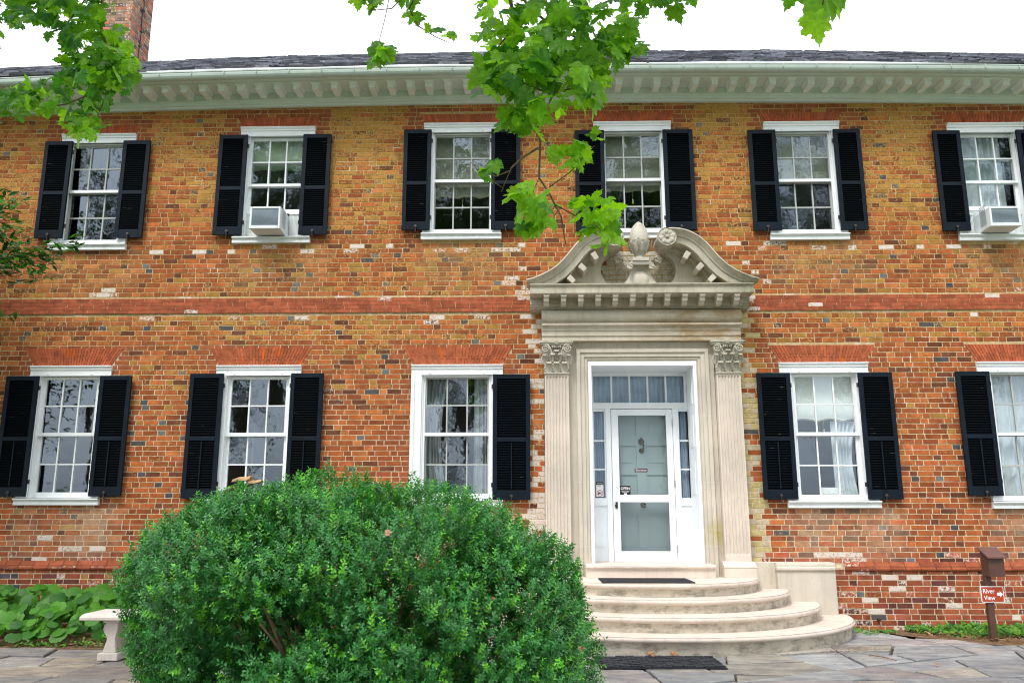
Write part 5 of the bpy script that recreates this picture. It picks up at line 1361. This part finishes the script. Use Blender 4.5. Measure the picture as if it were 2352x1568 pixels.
litter('leaf_litter', [(4.8, -.5), (5.3, -1.02), (5.8, -1.28), (9, -1.32), (9, -.5)], 1500, 'brown dead leaves strewn round the foot of the signpost', 12)
litter('leaf_litter', [(-5.6, -1.75), (-4.2, -1.7), (-3.2, -1.65), (-3.2, -1.2), (-5.3, -1.4)], 420, 'brown dead leaves under the left flower bed behind the bench', 13, .03, .08)
litter('leaf_debris', [(3.0, -2.1), (3.7, -1.65), (3.9, -1.8), (3.3, -2.25)], 320, 'tawny drift of seed debris at the foot of the lowest step', 14, .008, .025)
litter('paving_debris', [(-6, -2.0), (8, -1.6), (7, -5), (-6, -5)], 420, 'tiny tan scraps of bark and leaf scattered over the flagstones', 15, .008, .028)
# countable dry leaves and sticks on the patio
def dry_leaf(px, py, size, label, rz, z=.012):
    d = ray(px, py); p = CAM + d * ((z - CAM.z) / d.z)
    t = thing('dry_leaf', p, label, 'leaf', 'dry leaves on the paving'); v, f, s = place(*SYC, np.array([[p.x, p.y, z + .012]]), np.array([[.15, -.35, 1.]]), np.array([[math.cos(rz), math.sin(rz), 0]]), np.array([size]))
    npmesh('blade', v, f, s, 'dead_leaf', t)
dry_leaf(272, 1482, .15, 'tan dry leaf at the edge of the left flower bed', 2.6); dry_leaf(283, 1495, .10, 'small brown dry leaf on dark paving left of the bench', .5)
dry_leaf(1493, 1504, .10, 'dry leaf leaning on the lowest step above the rubber mat, left one', 1.0, .02); dry_leaf(1553, 1505, .09, 'dry leaf at the lowest step above the right half of the rubber mat', 2.0, .02)
dry_leaf(2143, 1460, .07, 'small orange dry leaf on the paving near the right weeds', 2.0); dry_leaf(2150, 1527, .05, 'tiny rust coloured leaf on the flagstones at right', .3)
def bush_leaf(px, py, y, size, label):
    p = at_y(px, py, y); t = thing('dry_leaf', p, label, 'leaf', 'dry leaves caught in the bush'); v, f, s_ = place(*SYC, np.array([[p.x, p.y, p.z]]), np.array([[.1, -.8, .5]]), np.array([[.9, .1, .1]]), np.array([size]))
    npmesh('blade', v, f, s_, 'peeled_bark', t)
bush_leaf(885, 1222, -8.02, .032, 'tan dead leaf caught in the upper middle of the bush'); bush_leaf(1330, 1490, -7.8, .035, 'orange dead leaf caught at the right lower side of the bush')
for (a, b, lab) in (((388, 1506), (425, 1492), 'short dry stick on the paving just left of the bush'), ((1995, 1503), (2060, 1516), 'thin dry stick lying on the flagstones at right')):
    q = []
    for p in (a, b): d = ray(*p); q.append(CAM + d * ((.018 - CAM.z) / d.z))
    o = MB().tube([tuple(q[0]), tuple((q[0] + q[1]) / 2 + Vector((.01, .01, .006))), tuple(q[1])], [.006, .007, .004], 6).build('stick', 'twig_bark'); tag(o, lab, 'stick', 'sticks on the paving')

# --- stone bench behind the bush
bench = thing('stone_bench', (-4.0, -2.6, 0), 'pale cast-stone garden bench half hidden behind the bush', 'bench')
sb = MB(); x0, x1, y0, y1 = -4.66, -3.05, -2.78, -2.28
pr = [(0, .40), (0, .432), (.015, .455), (.04, .468)]
vs = []; fs = []
for (i, z) in pr: vs += [(x0 + i, y0 + i, z), (x1 - i, y0 + i, z), (x1 - i, y1 - i, z), (x0 + i, y1 - i, z)]
for j in range(3):
    for k in range(4): fs.append((j * 4 + k, j * 4 + (k + 1) % 4, j * 4 + 4 + (k + 1) % 4, j * 4 + 4 + k))
fs += [(3, 2, 1, 0), (12, 13, 14, 15)]; sb.add(vs, fs); sb.build('seat', 'concrete_white', bench, bevel=.012)
def bench_leg(cx):
    mb = MB(); mb.box(cx - .105, cx + .105, -2.72, -2.34, 0, .075).box(cx - .085, cx + .085, -2.70, -2.36, .372, .40)
    lf = [(-.055, .075), (-.06, .10), (-.045, .15), (-.03, .20), (-.035, .235), (-.065, .275), (-.078, .31), (-.07, .345), (-.05, .372)]
    poly = [(cx + x, z) for x, z in lf] + [(cx + .075, .372), (cx + .075, .30), (cx + .055, .22), (cx + .07, .13), (cx + .075, .075)]
    mb.prism_y(poly[::-1], -2.70, -2.66); mb.box(cx - .03, cx + .06, -2.655, -2.36, .075, .372)
    mb.build('leg', 'concrete_white', bench, bevel=.008)
bench_leg(-4.36); bench_leg(-3.35)

# --- doormats
m1 = MB(); m1.box(.86, 1.98, -1.20, -.52, .661, .674); o = m1.build('door_mat', 'mat_fibre', None, bevel=.004); tag(o, 'flat dark doormat on the top step before the threshold', 'mat')
m2 = MB(); rng = random.Random(4)
for j in range(13):
    for i in range(12):
        x = .66 + i * .102 + (.05 if j % 2 else 0) + .004 * rng.random(); y = -3.08 + j * .046
        if x + .094 > 1.90: continue
        h = .030 + .010 * rng.random(); m2.box(x, x + .094, y, y + .036, .014, h)
m2.box(.66, 1.90, -3.08, -2.48, .006, .016)
o = m2.build('rubber_mat', 'rubber_mat', None, bevel=.003); tag(o, 'woven black rubber mat lying on the flagstones below the steps', 'mat')

# --- signpost with brochure box
sp = thing('signpost', (5.56, -1.0, 0), 'brown post with a leaflet box and an orange River View arrow sign', 'signpost')
MB().box(5.523, 5.597, -1.03, -.965, -.1, .74).build('post', 'brown_paint', sp, bevel=.004)
bxm = MB(); bxm.add([(5.525, -1.14, .74), (5.712, -1.14, .74), (5.712, -.965, .74), (5.525, -.965, .74), (5.525, -1.14, .968), (5.712, -1.14, .968), (5.712, -.965, 1.055), (5.525, -.965, 1.055)], [(0, 3, 2, 1), (4, 5, 6, 7), (0, 1, 5, 4), (1, 2, 6, 5), (2, 3, 7, 6), (3, 0, 4, 7)])
box_o = bxm.build('leaflet_box', 'brown_paint', sp, bevel=.003)
MB().add([(5.505, -1.175, .953), (5.732, -1.175, .953), (5.732, -.955, 1.062), (5.505, -.955, 1.062), (5.505, -1.175, .972), (5.732, -1.175, .972), (5.732, -.955, 1.081), (5.505, -.955, 1.081)], [(0, 3, 2, 1), (4, 5, 6, 7), (0, 1, 5, 4), (1, 2, 6, 5), (2, 3, 7, 6), (3, 0, 4, 7)]).build('lid', 'brown_paint_lid', box_o, bevel=.002)
sx0, sx1, sz0, sz1 = 5.443, 5.717, .433, .622
def rrect(x0, x1, z0, z1, r):
    p = []
    for cx, cz, a in ((x1 - r, z1 - r, 0), (x0 + r, z1 - r, 90), (x0 + r, z0 + r, 180), (x1 - r, z0 + r, 270)):
        for k in range(5): t = R(a + k * 22.5); p.append((cx + r * math.cos(t), cz + r * math.sin(t)))
    return p
sgn = MB().prism_y(rrect(sx0, sx1, sz0, sz1, .016)[::-1], -1.046, -1.040).build('sign_board', 'sign_white', sp)
MB().prism_y(rrect(sx0 + .009, sx1 - .009, sz0 + .009, sz1 - .009, .010)[::-1], -1.0485, -1.0462).build('sign_face', 'sign_orange', sgn)
def serif_word(word, x, z, h, wscale=1.0):
    t = text_mesh('lettering', word, h, (x, -1.0495, z), 'sign_white', sgn, .0005, 'LEFT', .0008, xscale=wscale); return t
serif_word('River', sx0 + .022, sz0 + .108, .074, .90); serif_word('View', sx0 + .030, sz0 + .030, .074, .90)
ax, az = sx1 - .083, sz0 + .098
MB().prism_y([(ax, az - .018), (ax + .034, az - .018), (ax + .034, az - .036), (ax + .070, az), (ax + .034, az + .036), (ax + .034, az + .018), (ax, az + .018)], -1.050, -1.0487).build('arrow', 'sign_white', sgn)
MB().lathe([(.001, -.004), (.008, -.003), (.009, 0)], (5.578, -1.0487, sz1 - .013), 10, 'Y').lathe([(.001, -.004), (.008, -.003), (.009, 0)], (5.578, -1.0487, sz0 + .012), 10, 'Y').build('bolt', 'steel', sgn)
p = at_y(2073 - 5, 1411, -.05)
o = MB().lathe([(.010, -.05), (.018, -.05), (.018, .04), (.010, .04)], (at_y(2018, 1424, -.06).x, -.06, .115), 10, 'Y').build('weep_pipe', 'dark_metal', house)

# ------------------------------------------------------------------ small tree with narrow leaves at the left edge
lt = thing('laurel_tree', (-7.6, -2.6, 0), 'small tree with narrow dark leaves reaching in at the left edge', 'tree')
def laurel():
    rng = np.random.default_rng(17); b = MB()
    b.tube([(-7.6, -2.6, -.1), (-7.55, -2.6, 1.4), (-7.45, -2.6, 2.6), (-7.5, -2.6, 4.2), (-7.7, -2.7, 5.6)], [.07, .06, .05, .035, .015], 8); b.build('trunk', 'bark', lt)
    tw_ = MB(); D = 9.0; ends = []
    def br(pts, r0=.012):
        P_ = [P3(x, y, D + dz) for x, y, dz in pts]; tw_.tube(P_, [r0 * (1 - .75 * i / (len(P_) - 1)) for i in range(len(P_))], 6)
        for i in range(len(P_) - 1):
            a, c = np.array(P_[i]), np.array(P_[i + 1]); n = max(3, int(np.linalg.norm(c - a) / .010))
            for k in range(n): ends.append((a + (c - a) * (k + rng.random()) / n + rng.normal(0, .05, 3), c - a))
    br([(-160, 640, 0), (-60, 600, 0), (30, 588, 0), (90, 575, 0), (140, 565, .1), (180, 552, .1)]); br([(30, 588, 0), (70, 612, -.1), (100, 632, -.1)], .006); br([(-60, 600, 0), (0, 620, 0), (40, 640, .1)], .008)
    br([(-120, 560, 0), (-20, 500, .1), (20, 470, .1), (45, 455, .1)]); br([(-20, 500, 0), (30, 520, 0), (55, 540, 0)], .006); br([(-60, 520, .1), (0, 540, .1), (40, 560, .1)], .006); br([(-100, 700, 0), (-30, 720, 0), (10, 728, 0)], .006); br([(-60, 460, .2), (-10, 455, .2), (12, 440, .2)], .006)
    br([(-30, 600, .2), (15, 590, .2), (50, 600, .3)], .006); br([(-80, 570, .2), (0, 580, .2), (35, 575, .2)], .006); br([(90, 575, 0), (110, 590, 0), (125, 600, 0)], .004)
    tw_.build('branch', 'twig_bark', lt)
    pos = np.array([e[0] for e in ends]); dr = np.array([e[1] for e in ends]); dr /= np.linalg.norm(dr, axis=1, keepdims=True)
    extra = rng.normal(0, 1, (7500, 3)) * np.array([.7, .45, .9]) + np.array([-8.7, -1.35, 4.7]); pos2 = extra; n2 = len(pos2)  # unseen leaf cluster added off frame to block sky light on the wall
    keep = []
    for q in pos2:
        v = Vector(q) - CAM; w = v.dot(_F); keep.append(1176 + 1900 * v.dot(_R) / w < -15)
    pos2 = pos2[np.array(keep)]; pos = np.vstack([pos, pos2]); dr = np.vstack([dr, rng.normal(0, 1, (len(pos2), 3))]); n = len(pos)
    tip = dr * .8 + rng.normal(0, .6, (n, 3)) + np.array([0, 0, -.3]); nrm = np.array([0, -.3, .9])[None] + rng.normal(0, .4, (n, 3))
    T = (LENT[0] * np.array([.62, 1, 1]), LENT[1], LENT[2])
    v, f, s = place(*T, pos, nrm, tip, rng.uniform(.10, .165, n)); t = rng.random((n, 1)) ** 2
    c = (1 - t) * np.array([.018, .075, .012]) + t * np.array([.06, .20, .012]); c = np.hstack([c, np.ones((n, 1))])
    npmesh('crown', v, f, s, 'tree_leaf', lt, np.repeat(c, 3, 0))
laurel()

# ------------------------------------------------------------------ trees across the lawn behind the photographer (mirrored in the panes)
def park_tree(name, loc, h, rad, seed, label, proto=None):
    t = thing(name, loc, label, 'tree', 'trees mirrored in the window panes')
    rng = np.random.default_rng(seed); b = MB(); x, y, z = loc
    b.tube([(x, y, -.2), (x, y, h * .25), (x + .3, y, h * .5), (x + .2, y + .2, h * .85)], [rad * .11, rad * .085, rad * .06, .05], 10)
    for k in range(9):
        a = k * 2.4; b.tube([(x + .15, y, h * (.28 + .05 * k)), (x + math.cos(a) * rad * .4, y + math.sin(a) * rad * .4, h * (.40 + .05 * k)), (x + math.cos(a) * rad * .8, y + math.sin(a) * rad * .8, h * (.46 + .05 * k))], [rad * .045, rad * .03, .03], 6)
    b.build('trunk', 'bark', t)
    nc = 70; cc = rng.normal(size=(nc, 3)); cc /= np.linalg.norm(cc, axis=1, keepdims=True); cc *= rng.uniform(.35, 1, (nc, 1)); cc = cc * np.array([rad, rad, h * .42]) + np.array([x, y, h * .58])
    n = 15000; pos = cc[rng.integers(0, nc, n)] + rng.normal(0, rad * .13, (n, 3))
    v, f, s = place(*LENT, pos, rng.normal(size=(n, 3)) + np.array([0, 0, .6]), rng.normal(size=(n, 3)), rng.uniform(.26, .48, n)); tt = rng.random((n, 1))
    c = (1 - tt) * np.array([.016, .05, .012]) + tt * np.array([.045, .10, .02]); c = np.hstack([c, np.ones((n, 1))])
    npmesh('crown', v, f, s, 'tree_leaf', t, np.repeat(c, 3, 0))
park_tree('oak_tree', (-15, -27, 0), 27, 8.0, 41, 'broad oak on the lawn behind the photographer, mirrored in the far left panes')
park_tree('maple_tree', (-3.5, -31, 0), 25, 6.5, 42, 'maple behind the photographer, mirrored in the panes left of the door')
park_tree('linden_tree', (7.0, -28, 0), 26, 6.0, 43, 'linden behind the photographer, mirrored in the panes right of the door')
park_tree('beech_tree', (21, -33, 0), 27, 8, 44, 'tall beech behind the photographer, mirrored in the far right panes')
